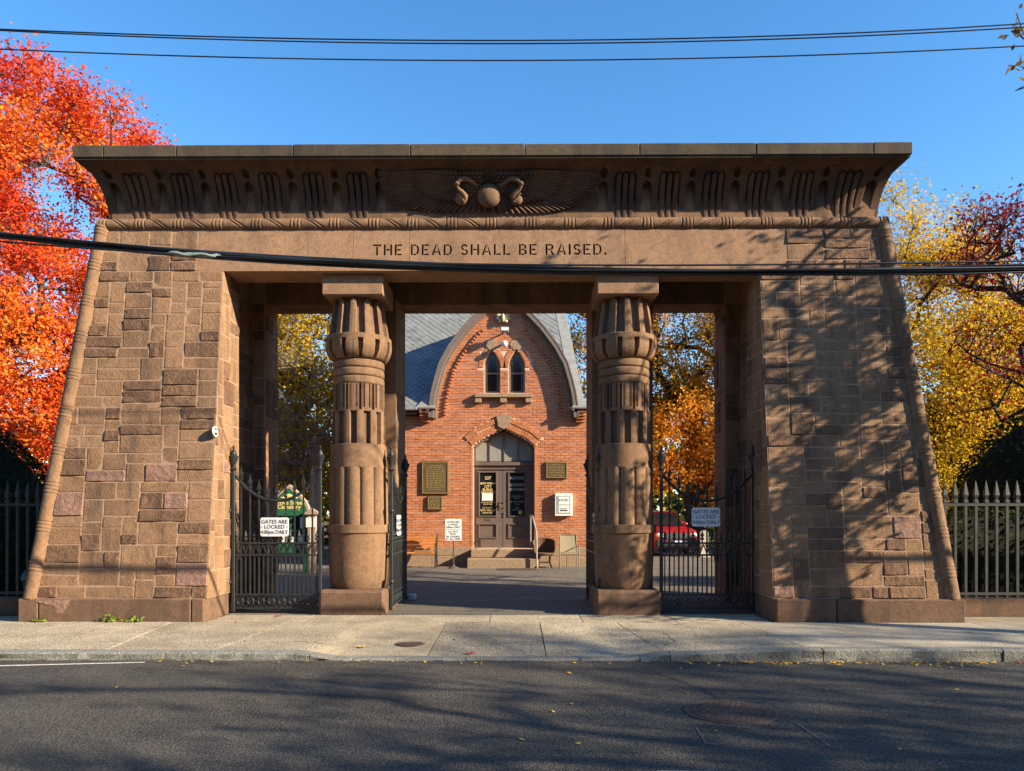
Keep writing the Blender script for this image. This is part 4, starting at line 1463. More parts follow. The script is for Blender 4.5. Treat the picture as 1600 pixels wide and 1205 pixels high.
# gable feet: little pyramid caps on brick corbels
for px0, px1 in ((652, 681), (893, 922)):
    a, b = cx(px0), cx(px1); m = (a+b)/2
    mb = MB(); z0, z1 = cz(639), cz(613)
    base = [(a, YCH-.34, z0), (b, YCH-.34, z0), (b, YCH+.25, z0), (a, YCH+.25, z0)]
    mb.add(base+[(m+(.08 if px0 < 700 else -.08), YCH+.0, z1)], [(0, 1, 2, 3), (0, 1, 4), (1, 2, 4), (2, 3, 4), (3, 0, 4)])
    mb.build('gable_foot', M['leadgrey'], chapel)
    mb = MB(); mb.bbox(a-.03, b+.03, YCH-.37, YCH-.001, z0-.05, z0, .008); mb.build('gable_foot_cornice', M['brownpaint'], chapel)
    c0 = m-.02
    for i in range(4):
        mb = MB(); w_ = .36-.03*i; mb.box(c0-w_/2, c0+w_/2, YCH-.30+.06*i, YCH-.002, z0-.055-.09*(i+1), z0-.055-.09*i-.008)
        mb.build('corbel_course', M['brick'], chapel)
# main roof: front slope with diamond slates
ZR0, YR0 = cz(640), YCH-.28
ZR1, YR1 = cz(640)+6.2, YCH+4.9
def roofY(z): return YR0+(z-ZR0)*(YR1-YR0)/(ZR1-ZR0)
def on_roof(px, py):
    Y = YCH+1
    for _ in range(30): Y = .5*Y+.5*roofY(at(px, py, Y).z)
    return at(px, py, Y)
eb, et = on_roof(913, 628), on_roof(884, 490)
kx = (et.x-eb.x)/(et.z-eb.z)
def xr(z): return eb.x+(z-eb.z)*kx
XLR = XLW-.2
mb = MB()
def roofslab(xa, xb, za, zb_):
    xa0 = xa(za) if callable(xa) else xa; xb0 = xb(za) if callable(xb) else xb
    xa1 = xa(zb_) if callable(xa) else xa; xb1 = xb(zb_) if callable(xb) else xb
    mb.hexa([(xa0, roofY(za), za), (xb0, roofY(za), za), (xb0, roofY(za)+.4, za-.2), (xa0, roofY(za)+.4, za-.2), (xa1, roofY(zb_), zb_), (xb1, roofY(zb_), zb_), (xb1, roofY(zb_)+.4, zb_-.2), (xa1, roofY(zb_)+.4, zb_-.2)])
roofslab(XLR, xr, ZR0+1.25, ZR1); roofslab(XLR, cx(676), ZR0, ZR0+1.25); roofslab(cx(898), xr, ZR0, ZR0+1.25)
# hip end and back slope
mb.add([(xr(ZR0), YR0+.01, ZR0-.03), (xr(ZR0), YCH+9, ZR0-.03), (xr(ZR1)-.02, YR1+.4, ZR1-.05)], [(0, 1, 2)])
mb.add([(XLR, YCH+9.5, ZR0), (xr(ZR0), YCH+9.5, ZR0), (xr(ZR1), YR1+.2, ZR1), (XLR, YR1+.2, ZR1)], [(0, 1, 2, 3)])
roof = mb.build('roof', simple('roof_underlay', (.03,.032,.035), .9), chapel)
nrm = Vector((0, -(ZR1-ZR0), (YR1-YR0))).normalized(); upv = Vector((0, YR1-YR0, ZR1-ZR0)).normalized()
sl = MB(); h = .115
ns_ = 0; near = []
i = 0; v = 0.0; Lr = math.hypot(ZR1-ZR0, YR1-YR0)
while v < Lr*.72:
    x = cx(600)+(i % 2)*h*1.0
    while x < XRW:
        zc = ZR0+v*upv.z
        if x+h < xr(zc)-.06 and (zc < ZEAVE-.5 or abs(x-XC) > max(0, half(zc))-.1 or v > 1e9):
            c = Vector((x, YR0, ZR0))+upv*v+nrm*.006
            q = [c-upv*h*1.1+nrm*.016, c+Vector((h*.965, 0, 0))+nrm*.008, c+upv*h*1.1, c-Vector((h*.965, 0, 0))+nrm*.008]
            t_ = rgc.uniform(0, .006)
            q = [p+nrm*t_ for p in q]
            near.append(q)
        x += 2*h
    v += h*1.0*1.05; i += 1
vis = [q for q in near if q[0].x > cx(626) and q[0].x < XC-1.0 and q[0].z < cz(480)][:290]
ids = set(id(q) for q in vis)
for q in near:
    fs = [(0, 1, 2, 3), (0, 1, 5, 4), (3, 0, 4, 7)]
    vv = q+[p-nrm*.012 for p in q]
    if id(q) in ids:
        mb = MB(); mb.add(vv, fs); mb.build('slate', M['slate'], roof, center=True)
    else: sl.add(vv, fs)
sl.build('slates', M['slate'], roof, kind='stuff')
# hip flashing, gutter
mb = MB()
for (p0, p1) in (((902, 490+0), (0, 0)),): pass
e0, e1 = Vector((xr(ZR0), roofY(ZR0), ZR0)), Vector((xr(ZR1), roofY(ZR1), ZR1))
d = (e1-e0).normalized(); sd = d.cross(nrm).normalized()
if sd.x > 0: sd = -sd
mb.add([e0+nrm*.03, e0+sd*.34+nrm*.03, e1+sd*.34+nrm*.03, e1+nrm*.03, e0-nrm*.02, e0+sd*.34-nrm*.0, e1+sd*.34, e1-nrm*.02], [(0, 1, 2, 3), (0, 3, 7, 4), (1, 5, 6, 2), (0, 4, 5, 1)])
mb.build('hip_flashing', M['leadgrey'], chapel)
mb = MB(); mb.bbox(XLR, cx(654), YR0-.10, YR0+.04, ZR0-.06, ZR0+.03, .01); mb.build('gutter', M['leadgrey'], chapel)
mb = MB(); mb.bbox(XLR, cx(652), YCH-.22, YCH-.003, ZR0-.16, ZR0-.065, .01); mb.build('eave_cornice', M['brownpaint'], chapel)
# granite plinth blocks
x = XLW
while x < XRW:
    w_ = .82 if x+1.4 < XRW else XRW-x
    mb = MB(); mb.bbox(x+.004, x+w_-.004, YCH-.05, YCH+.3, ZG-.1, ZG+.30, .012); mb.build('granite_block', M['brownstone_trim'], chapel, center=True)
    x += w_
mb = MB(); mb.bbox(XLW, cx(738), YCH-.04, YCH+.3, ZG+.303, ZG+.57, .015); mb.build('water_table', M['brownstone_trim'], chapel)
mb = MB(); mb.bbox(cx(837), XRW, YCH-.04, YCH+.3, ZG+.303, ZG+.57, .015); mb.build('water_table', M['brownstone_trim'], chapel)
# steps
st = []
mb = MB(); mb.bbox(cx(733), cx(840), YCH-.95, YCH-.06, ZG-.1, ZG+.275, .02); mb.build('step', M['brownstone_trim'], chapel)
mb = MB(); mb.bbox(cx(737), cx(838), YCH-.50, YCH+.31, ZG+.278, cz(857.5), .02); mb.build('step', M['brownstone_trim'], chapel)
# door: recess, frame, transom panels, two leaves
YD = YCH+.26
mb = MB(); mb.box(DX0-.1, DX1+.1, YD+.10, YD+.14, DZB-.1, cz(665)); mb.build('door_backing', M['kioskdark'], chapel)
mb = MB()
mb.box(DX0, DX0+.05, YD-.05, YD+.08, DZB, cz(698)); mb.box(DX1-.05, DX1, YD-.05, YD+.08, DZB, cz(698))
mb.bbox(DX0, DX1, YD-.09, YD+.08, cz(727), cz(721.5), .01)
mb.box(DX0+.05, DX1-.05, YD-.03, YD+.08, cz(733), cz(727.2))
for s_ in (-1, 1):
    for i in range(6):
        a, b = door_curve(s_, i/6, -1.0), door_curve(s_, (i+1)/6, -1.0); c, d_ = door_curve(s_, (i+1)/6, -5), door_curve(s_, i/6, -5)
        mb.prism([a, b, c, d_], 'y', YD-.05, YD+.08)
mb.build('door_frame', M['doorpaint'], chapel)
tr = MB(); P4 = [DX0+.05+(DX1-DX0-.1)*i/4 for i in range(5)]
for i in range(4):
    xa, xb = P4[i]+.012, P4[i+1]-.012
    def ztop(x):
        t = 1-abs(x-XC)/((DX1-DX0)/2); return door_curve(-1, max(0, min(1, t)))[1]-.085
    mb = MB(); mb.prism([(xa, cz(720)), (xb, cz(720)), (xb, max(cz(715), ztop(xb))), ((xa+xb)/2, max(cz(715), ztop((xa+xb)/2))), (xa, max(cz(715), ztop(xa)))], 'y', YD+.02, YD+.05)
    mb.build('transom_panel', M['transom'], chapel)
    if i: 
        mb = MB(); mb.box(P4[i]-.012, P4[i]+.012, YD-.01, YD+.06, cz(720), max(cz(716), ztop(P4[i]))); mb.build('transom_mullion', M['doorpaint'], chapel)
def leaf(pxa, pxb, texts, mat_t, inner_x, lbl):
    xa, xb = cx(pxa), cx(pxb); zb_, zt_ = DZB+.01, cz(733.2)
    gx0, gx1 = [cx(v) for v in inner_x]
    gz0, gz1 = cz(806), cz(738); pz0, pz1 = cz(840), cz(820)
    mb = MB(); y0, y1 = YD, YD+.05
    mb.box(xa, xb, y0, y1, zb_, pz0); mb.box(xa, xb, y0, y1, pz1, gz0); mb.box(xa, xb, y0, y1, gz1, zt_)
    for (p0, p1) in ((pz0, pz1), (gz0, gz1)):
        mb.box(xa, gx0, y0, y1, p0, p1); mb.box(gx1, xb, y0, y1, p0, p1)
    door = mb.build('door', M['doorpaint'], chapel); door['label'] = lbl
    for (z0, z1, nm) in ((gz0, gz1, 'glass_moulding'), (pz0, pz1, 'panel_moulding')):
        mb = MB(); t = .035
        mb.bbox(gx0-t, gx1+t, y0-.03, y0-.001, z0-t, z0, .006); mb.bbox(gx0-t, gx1+t, y0-.03, y0-.001, z1, z1+t, .006)
        mb.bbox(gx0-t, gx0, y0-.03, y0-.001, z0+.001, z1-.001, .006); mb.bbox(gx1, gx1+t, y0-.03, y0-.001, z0+.001, z1-.001, .006)
        mb.build(nm, M['doorpaint'], door)
    mb = MB(); mb.box(gx0, gx1, y0+.02, y0+.03, gz0, gz1); mb.build('glass_pane', M['glass'], door)
    mb = MB(); mb.bbox(gx0+.0, gx1, y0+.012, y0+.04, pz0, pz1, .008); mb.build('door_panel', M['doorpaint'], door)
    for (t_, py, sz, mt) in texts:
        text_mesh(t_, sz, M[mt], door, ((gx0+gx1)/2, y0+.017, cz(py)), depth=.001, bold=.002 if sz > .09 else 0)
    return door
dl = leaf(743, 785, [('227', 746.5, .125, 'gold'), ('NEW HAVEN', 755, .095, 'gold'), ('CITY', 760, .105, 'gold'), ('BURIAL', 764.8, .10, 'gold'), ('GROUND', 769, .095, 'gold'), ('Grounds Office', 784.5, .065, 'gold'), ('Burial Site', 787.5, .07, 'gold'), ('227 Grove St.', 793.5, .06, 'gold'), ('NEW HAVEN', 797.5, .085, 'gold'), ('CEMETERY', 801.5, .075, 'gold')], 'gold', (749, 774.5), 'brown door leaf lettered 227 NEW HAVEN CITY BURIAL GROUND in gold')
dr = leaf(785.6, 833, [('NOTICE', 746.7, .12, 'greylet'), ('CEMETERY', 757.5, .105, 'greylet'), ('GROUNDS', 764.5, .105, 'greylet'), ('Gates Open', 775, .07, 'greylet'), ('8 A.M.', 778.5, .065, 'greylet'), ('CLOSING TIME', 784, .06, 'greylet'), ('4 P.M.', 788, .065, 'greylet'), ('Daily', 793.5, .065, 'greylet'), ('No Loitering', 797, .06, 'greylet')], 'greylet', (795.5, 820), 'brown door leaf lettered NOTICE CEMETERY GROUNDS in grey')
mb = MB(); mb.box(cx(752.5), cx(769.5), YD+.010, YD+.016, cz(782), cz(770.5)); mb.build('paper_notice', M['paper'], dl)
mb = MB(); mb.box(cx(810), cx(816), YD+.010, YD+.016, cz(803.5), cz(798.5)); mb.build('yellow_sticker', simple('yellow_green_sticker', (.42,.48,.06), .6), dr)
mb = MB(); mb.bbox(cx(757), cx(766.5), YD-.012, YD-.001, cz(814), cz(810.5), .003); mb.build('mail_slot', M['bronze'], dl)
mb = MB(); mb.bbox(cx(778.3), cx(782), YD-.02, YD-.001, cz(797), cz(784), .006); mb.ball((cx(780), YD-.06, cz(790)), .035, .035, .035, 10, 8); mb.build('handle', M['castiron'], dl)
mb = MB()
for y_ in (785, 793.5, 802, 807): mb.ball((cx(786.5), YD-.02, cz(y_)), .022, .02, .022, 8, 6)
mb.bbox(cx(785.6), cx(788), YD-.015, YD-.001, cz(808.5), cz(801), .004)
mb.build('lock', M['castiron'], dr)
# stair rail right of the door
mb = MB()
pts = [at(828, 806, YCH-.35), at(832, 807, YCH-.55), at(838, 832, YCH-.95), at(838.5, 848, YCH-1.05), at(838.5, 885, YCH-1.05)]
mb.tube(pts, .026, 8); mb.tube([at(829, 806, YCH-.36), at(829, 857, YCH-.36)], .022, 8)
hr = tag(mb.build('stair_railing', M['copperwhite'], None, center=True, smooth=60), 'bent grey pipe handrail at the right end of the chapel steps', 'railing')
# ornament in the gable, floodlight and globe camera
orn = empty('gable_ornament', cp(786, 496, YCH-.05), 'pale winged ornament high in the brick gable', 'ornament')
c = cp(786, 497, YCH-.12)
mb = MB()
mb.ball((c.x, c.y-.02, c.z), .055, .06, .13, 10, 8)
mb.build('body', M['goldstone'], orn, smooth=60)
for s_ in (-1, 1):
    mb = MB()
    for k_, (ax, az, rx_, rz_) in enumerate(((.12, .08, .10, .055), (.13, -.01, .09, .05), (.09, -.09, .06, .05))):
        mb.ball((c.x+s_*ax, c.y+.02, c.z+az), rx_, .03, rz_, 10, 6)
    mb.build('wing', M['goldstone'], orn, smooth=60)
mb = MB(); mb.box(c.x-.02, c.x+.02, c.y, YCH, c.z-.03, c.z+.03); mb.build('mount', M['castiron'], orn)
fl = empty('floodlight', cp(788, 515, YCH-.2), 'small grey floodlight bracketed on the gable above the lancet windows', 'light')
c = cp(788.5, 515, YCH-.38)
mb = MB(); mb.bbox(c.x-.125, c.x+.125, c.y-.10, c.y+.10, c.z-.07, c.z+.06, .015); mb.build('housing', M['copperwhite'], fl)
mb = MB(); mb.box(c.x-.10, c.x+.10, c.y-.104, c.y-.1005, c.z-.05, c.z+.04); mb.build('lens', M['lampglass'], fl)
mb = MB(); mb.box(c.x-.09, c.x-.03, c.y+.1, YCH, c.z-.04, c.z-.01); mb.build('arm', M['castiron'], fl)
gc = empty('globe_camera', cp(788, 537, YCH-.2), 'shiny white globe camera fixed between the two lancet window heads', 'camera')
c = cp(788.5, 537.5, YCH-.26)
mb = MB(); mb.ball(c, .10, .10, .10, 16, 12); mb.build('dome', M['globe'], gc, smooth=180)
mb = MB(); mb.tube([(c.x, c.y+.05, c.z+.05), (c.x, YCH+.01, c.z+.08)], .035, 8); mb.build('bracket', M['globe'], gc)

# plaques and the notice case on the brick
def plaque(px0, px1, py0, py1, label, lines, name='bronze_plaque', seed=1):
    p0, p1 = cp(px0, py1), cp(px1, py0)
    m = empty(name, ((p0.x+p1.x)/2, YCH, p0.z), label, 'plaque', 'bronze plaques on the chapel wall')
    mb = MB(); mb.bbox(p0.x, p1.x, YCH-.055, YCH-.005, p0.z, p1.z, .008); mb.build('plate', M['bronze'], m)
    mb = MB(); t = .05; a, b, c_, d_ = p0.x+.02, p1.x-.02, p0.z+.02, p1.z-.02
    mb.box(a, b, YCH-.068, YCH-.056, c_, c_+t*.5); mb.box(a, b, YCH-.068, YCH-.056, d_-t*.5, d_)
    mb.box(a, a+t*.5, YCH-.068, YCH-.056, c_+t*.5, d_-t*.5); mb.box(b-t*.5, b, YCH-.068, YCH-.056, c_+t*.5, d_-t*.5)
    mb.build('border', M['bronze_lit'], m)
    r_ = random.Random(seed); W = p1.x-p0.x; H = p1.z-p0.z
    mb = MB()
    for i in range(lines):
        z = p1.z-.12*H-(i+.5)*(H*.76/lines)
        hw = W*(.24 if i in (0, lines-1) else .34)
        x = p0.x+W/2-hw; xe = p0.x+W/2+hw; hh = min(.016, H*.76/lines*.3)
        while x < xe:
            w_ = r_.uniform(.03, .10); mb.box(x, min(xe, x+w_), YCH-.062, YCH-.056, z-hh, z+hh); x += w_+.022
    mb.build('raised_text', M['bronze_lit'], m, kind='stuff')
    return m
plaque(659, 701.5, 721, 772.5, 'large bronze plaque with many lines of raised text left of the chapel door', 14, seed=3)
plaque(668, 692, 775.5, 797, 'small dark bronze plaque under the large one left of the door', 7, seed=4)
plaque(852.5, 886.5, 721.5, 748, 'wide bronze plaque right of the chapel door', 5, seed=5)
nc = empty('notice_case', cp(880, 790), 'white glazed notice case hung on the brick right of the door', 'notice case')
p0, p1 = cp(867, 806.5, YCH-.1), cp(894, 771, YCH-.1)
mb = MB(); mb.bbox(p0.x, p1.x, YCH-.16, YCH-.003, p0.z, p1.z, .012); mb.build('case', M['white'], nc)
mb = MB(); mb.box(p0.x+.06, p1.x-.06, YCH-.168, YCH-.161, p0.z+.07, p1.z-.07); mb.build('glass_door', simple('case_back_grey', (.34,.37,.36), .4), nc)
mb = MB(); mb.box(p0.x+.11, p1.x-.10, YCH-.173, YCH-.169, p0.z+.35, p1.z-.11); mb.box(p0.x+.11, p1.x-.10, YCH-.173, YCH-.169, p0.z+.10, p0.z+.32); mb.build('notice_sheet', M['paper'], nc)
text_mesh('KIOSK', .10, M['ink'], nc, ((p0.x+p1.x)/2, YCH-.175, p1.z-.21), depth=.0008)
mb = MB(); mb.box(p0.x+.15, p1.x-.15, YCH-.176, YCH-.1735, p0.z+.15, p0.z+.19); mb.box(p0.x+.15, p1.x-.15, YCH-.176, YCH-.1735, p0.z+.22, p0.z+.235); mb.build('printed_line', M['ink'], nc)

# ------------------------------------------------------------------ things standing before the chapel
# double sign on a post
s = empty('post_sign', at(708, 884, 21.6), 'white double sign on a thin post, GATES ARE LOCKED above ALL PETS MUST BE LEASHED', 'sign')
Y = 21.6
for (py0, py1, lines) in ((811, 827.3, (('GATES ARE', 815.8), ('LOCKED', 819.8), ('4:00pm DAILY', 823.8))), (828, 845, (('ALL PETS', 830.8), ('MUST', 834.6), ('BE LEASHED', 838.6), ('AT ALL TIMES', 842.4)))):
    a, b = at(695.5, py1, Y), at(721, py0, Y)
    mb = MB(); mb.bbox(a.x, b.x, Y-.02, Y-.002, a.z, b.z, .004); mb.build('sign_panel', M['white'], s)
    for t_, py in lines: text_mesh(t_, .072, M['ink'], s, ((a.x+b.x)/2, Y-.0225, at(708, py, Y).z), depth=.001)
mb = MB(); a = at(708.5, 884, Y); b = at(708.5, 812, Y); mb.bbox(a.x-.018, a.x+.018, Y, Y+.03, z_back(Y)-.02, b.z, .004); mb.build('post', M['castiron'], s)
mb = MB(); mb.lathe([(.16, 0), (.15, .02), (.05, .06), (.03, .10)], 14, (a.x, Y+.015, z_back(Y)-.005)); mb.build('foot', M['castiron'], s)

# orange slatted bench
bx1 = at(682, 870, 21.9).x; bx0 = bx1-1.85; by = 21.55; bz = z_back(22)-.006
bn = empty('park_bench', ((bx0+bx1)/2, by+.3, bz), 'orange stained slatted bench with cast iron ends against the chapel', 'bench')
for i in range(5):
    y = by+.02+i*.095
    mb = MB(); mb.bbox(bx0+.03, bx1-.03, y, y+.078, bz+.42-(.02 if i in (1, 2, 3) else 0), bz+.455-(.02 if i in (1, 2, 3) else 0), .006); mb.build('seat_slat', M['wood'], bn)
for i in range(5):
    z = bz+.50+i*.085; y = by+.50+i*.028
    mb = MB(); mb.bbox(bx0+.03, bx1-.03, y, y+.03, z, z+.072, .006); mb.build('back_slat', M['wood'], bn)
for x in (bx0, bx1):
    mb = MB()
    mb.tube([(x, by+.02, bz), (x, by+.03, bz+.2), (x, by+.05, bz+.42), (x, by+.04, bz+.66), (x, by+.12, bz+.70), (x, by+.42, bz+.66)], .024, 8)
    mb.tube([(x, by+.56, bz), (x, by+.46, bz+.2), (x, by+.49, bz+.46), (x, by+.56, bz+.74), (x, by+.66, bz+.98)], .024, 8)
    mb.tube([(x, by+.03, bz+.40), (x, by+.25, bz+.38), (x, by+.49, bz+.42)], .022, 8)
    mb.tube([(x, by+.04, bz+.2), (x, by+.25, bz+.28), (x, by+.47, bz+.2)], .016, 8)
    mb.build('bench_end', M['blacktrim'], bn, smooth=60)
# black box on the wall over the bench (its dark shape shows above the back)
mb = MB(); a, b = cp(637, 847), cp(660, 840.5); mb.bbox(a.x, b.x, YCH-.05, YCH-.004, a.z, b.z, .006)
tag(mb.build('memorial_plate', M['blacktrim'], None, center=True), 'narrow black memorial plate on the brick just above the bench back', 'plate')

# wicker chair
Y = 21.75; c0 = at(850, 883, Y); zb0 = z_back(Y)-.006
wc = empty('wicker_armchair', (c0.x-.02, Y, zb0), 'brown wicker chair with a rounded back right of the chapel steps', 'chair')
mb = MB(); mb.lathe([(.20, .36), (.29, .38), (.31, .42), (.29, .45), (.05, .46)], 20, (c0.x, Y, zb0)); mb.build('seat', M['wicker'], wc, smooth=50)
mb = MB(); P = []
for i in range(17):
    a = R(-20+220*i/16); row = []
    hgt = .42+.0*i
    top = .66+.20*math.sin(math.pi*i/16)**.7
    for j in range(7):
        z = .42+(top-.42)*j/6; rr = .29+.05*math.sin(j/6*2.2)
        row.append((c0.x+rr*math.cos(a), Y+rr*math.sin(a)*.9, zb0+z))
    P.append(row)
mb.grid(P); mb.grid([[(p[0]*1.0-(p[0]-c0.x)*.06, p[1]-(p[1]-Y)*.06, p[2]) for p in r_] for r_ in P])
mb.tube([P[i][6] for i in range(17)], .024, 8); mb.build('backrest', M['wicker'], wc, smooth=50)
for dx, dy in ((-.2, -.2), (.2, -.2), (-.2, .2), (.2, .2)):
    mb = MB(); mb.tube([(c0.x+dx*.9, Y+dy*.9, zb0+.38), (c0.x+dx*.8, Y+dy*.8, zb0+.18), (c0.x+dx*1.15, Y+dy*1.15, zb0)], .022, 8); mb.build('leg', M['wicker'], wc, smooth=60)
mb = MB(); mb.lathe([(.15, .15), (.17, .16), (.15, .175)], 16, (c0.x, Y, zb0)); mb.build('stretcher', M['wicker'], wc)
# sling armchair
Y = 21.7; c0 = at(889, 884, Y)
ac = empty('sling_armchair', (c0.x, Y, zb0), 'tan metal armchair with a woven sling back beside the wicker chair', 'chair')
w_ = .235
mb = MB(); mb.grid([[(c0.x-w_+.47*i/4, Y+.20+.05*j+.01*math.sin(i*.8), zb0+.46+.125*j) for j in range(5)] for i in range(5)])
mb.grid([[(c0.x-w_+.47*i/4, Y+.21+.05*j, zb0+.46+.125*j) for j in range(5)] for i in range(5)]); mb.build('backrest', M['chairmesh'], ac, smooth=60)
mb = MB(); mb.bbox(c0.x-w_, c0.x+w_, Y-.24, Y+.21, zb0+.42, zb0+.44, .006); mb.build('seat', M['chairmesh'], ac)
for s_ in (-1, 1):
    x = c0.x+s_*.275
    mb = MB(); mb.tube([(x, Y-.27, zb0), (x, Y-.25, zb0+.42), (x, Y-.23, zb0+.62), (x, Y-.16, zb0+.65), (x, Y+.12, zb0+.64), (x-s_*.03, Y+.23, zb0+.62)], .014, 6); mb.build('arm', M['chairframe'], ac, smooth=60)
    mb = MB(); mb.tube([(x-s_*.02, Y+.28, zb0), (x-s_*.03, Y+.20, zb0+.44), (x-s_*.035, Y+.40, zb0+.98)], .014, 6); mb.build('leg', M['chairframe'], ac, smooth=60)
mb = MB(); mb.tube([(c0.x-.25, Y+.40, zb0+.97), (c0.x+.25, Y+.40, zb0+.97)], .014, 6); mb.tube([(c0.x-.26, Y-.24, zb0+.42), (c0.x+.26, Y-.24, zb0+.42)], .014, 6); mb.build('frame', M['chairframe'], ac)
# door mat
mb = MB(); a = at(778, 887, 21.0); mb.bbox(a.x, a.x+1.1, 20.9, 21.35, z_back(21)-.004, z_back(21)+.02, .006)
tag(mb.build('door_mat', M['castiron'], None, center=True), 'dark flat door mat on the drive before the chapel steps', 'mat')

# green kiosk behind the left gate
Y = 20.0; zk = z_back(Y)-.006
kx0, kx1 = at(425, 800, Y).x, at(481, 800, Y).x
km = (kx0+kx1)/2; kw = (kx1-kx0)/2
kiosk = empty('cemetery_kiosk', (km, Y, zk), 'green notice kiosk with an arched sign board behind the left gate', 'kiosk')
zz = lambda py: at(455, py, Y).z
def board(y0, y1, gr, name, mat, z_low, par):
    pts = [(km-kw-gr, z_low), (km+kw+gr, z_low), (km+kw+gr, zz(800))]
    top = zz(763)+gr*1.6; sh = zz(800)
    for i in range(1, 12):
        t = i/12; pts.append((km+(kw+gr)*(1-t**1.75), sh+(top-sh)*t))
    pts.append((km, top))
    for i in range(11, 0, -1):
        t = i/12; pts.append((km-(kw+gr)*(1-t**1.75), sh+(top-sh)*t))
    pts.append((km-kw-gr, sh))
    mb = MB(); mb.prism(pts, 'y', y0, y1); return mb.build(name, mat, par)
board(Y-.06, Y+.10, .06, 'arch_frame', M['pinkwood'], zz(806), kiosk)
hb = board(Y-.085, Y-.062, .0, 'sign_board', M['kioskgreen'], zz(806), kiosk)
text_mesh('Grove Street', .155, M['gold'], hb, (km, Y-.088, zz(786)), depth=.001, bold=.004)
text_mesh('Cemetery', .155, M['gold'], hb, (km, Y-.088, zz(792.5)), depth=.001, bold=.004)
mb = MB(); mb.ball((km, Y-.09, zz(776)), .10, .015, .07, 14, 8)
for s_ in (-1, 1): mb.ball((km+s_*.16, Y-.09, zz(778)), .09, .012, .025, 10, 6)
mb.build('gilt_emblem', M['gold'], hb, smooth=60)
mb = MB(); mb.bbox(km-kw, km+kw, Y-.05, Y+.35, zz(864), zz(806.5), .01); mb.build('cabinet', M['kioskdark'], kiosk)
for z0, z1 in ((864, 850.5), (832, 827)):
    mb = MB(); mb.bbox(km-kw-.01, km+kw+.01, Y-.09, Y-.052, zz(z0), zz(z1), .005); mb.build('green_panel', M['kioskgreen'], kiosk)
for px, w__, m_ in ((432, 4.5, 'paper'), (445, 5, 'paper'), (453.5, 5, 'kioskgreen'), (464, 5.5, 'hedge'), (473, 4, 'paper')):
    mb = MB(); a = at(px-w__+1, 826, Y); b = at(px+w__-1, 808.5, Y); mb.box(a.x, b.x, Y-.075, Y-.055, a.z, b.z); mb.build('leaflet', M[m_], kiosk)
for px in (431, 445, 458, 470):
    mb = MB(); a = at(px-4, 849, Y); b = at(px+4, 836+ (px % 5), Y); mb.box(a.x, b.x, Y-.075, Y-.055, a.z, b.z); mb.build('leaflet', M['paper'], kiosk)
for x in (km-kw+.06, km+kw-.06):
    mb = MB(); mb.bbox(x-.05, x+.05, Y+.02, Y+.12, zk, zz(864)-.002, .006); mb.build('leg', M['kioskgreen'], kiosk)
# wooden collection post beside it
px_ = at(487.5, 800, 19.8).x; Y = 19.8; zz2 = lambda py: at(487, py, Y).z
cpst = empty('collection_post', (px_, Y, zk), 'pinkish wooden post with a small gabled cap and paper notice beside the kiosk', 'post')
for dx in (-.07, .07):
    mb = MB(); mb.bbox(px_+dx-.045, px_+dx+.045, Y-.04, Y+.06, zk, zz2(803), .008); mb.build('upright', M['pinkwood'], cpst)
mb = MB(); mb.prism([(px_-.20, zz2(804)), (px_+.20, zz2(804)), (px_+.20, zz2(802)), (px_, zz2(794)), (px_-.20, zz2(802))], 'y', Y-.08, Y+.1); mb.build('gabled_cap', M['pinkwood'], cpst)
mb = MB(); mb.box(px_-.15, px_+.13, Y-.05, Y-.042, zz2(824), zz2(809)); mb.build('paper_notice', M['paper'], cpst)

# pale obelisk and gravestones
def obelisk(px, pyt, pyb, Y, wpx, label):
    b = at(px, pyb, Y); t = at(px, pyt, Y); w_ = wpx*Y/FPX/2; zg = z_back(Y)-.05
    o = empty('obelisk_monument', (b.x, Y, zg), label, 'monument')
    mb = MB(); H = t.z
    def fr(z0, z1, a0, a1): mb.hexa([(b.x-a0, Y-a0, z0), (b.x+a0, Y-a0, z0), (b.x+a0, Y+a0, z0), (b.x-a0, Y+a0, z0), (b.x-a1, Y-a1, z1), (b.x+a1, Y-a1, z1), (b.x+a1, Y+a1, z1), (b.x-a1, Y+a1, z1)])
    fr(1.2, H-.45, w_*1.35, w_*.95); mb.build('shaft', M['obelisk'], o)
    mb = MB(); fr(H-.448, H, w_*.95, .01); mb.build('tip', M['obelisk'], o)
    mb = MB(); mb.bbox(b.x-w_*2, b.x+w_*2, Y-w_*2, Y+w_*2, zg, 1.199, .03); mb.build('pedestal', M['obelisk'], o)
obelisk(492, 677, 880, 27.0, 12, 'pale stone obelisk among bare branches behind the left gate')
def stone_slab(px, pyt, pyb, Y, wpx, label, r_top=True):
    b = at(px, pyb, Y); t = at(px, pyt, Y); w_ = wpx*Y/FPX/2; zg = z_back(Y)-.06
    pts = [(b.x-w_, zg), (b.x+w_, zg)]
    for i in range(9):
        a = math.pi*i/8; pts.append((b.x+w_*math.cos(a), t.z-w_*.5+w_*.5*math.sin(a)))
    o = empty('gravestone', (b.x, Y, zg), label, 'gravestone', 'old gravestones in the cemetery')
    mb = MB(); mb.prism(pts, 'y', Y-.08, Y+.08); mb.build('slab', M['obelisk'], o)
    mb = MB(); mb.bbox(b.x-w_*1.2, b.x+w_*1.2, Y-.16, Y+.16, zg, zg+.15, .02); mb.build('base', M['obelisk'], o)
stone_slab(1100, 829, 866, 27.5, 12, 'pale gravestone right of the red vehicle behind the right gate')
stone_slab(497, 834, 872, 29, 11, 'pale gravestone behind the wooden post by the kiosk')
stone_slab(440, 842, 872, 31, 14, 'weathered gravestone half hidden by the kiosk')

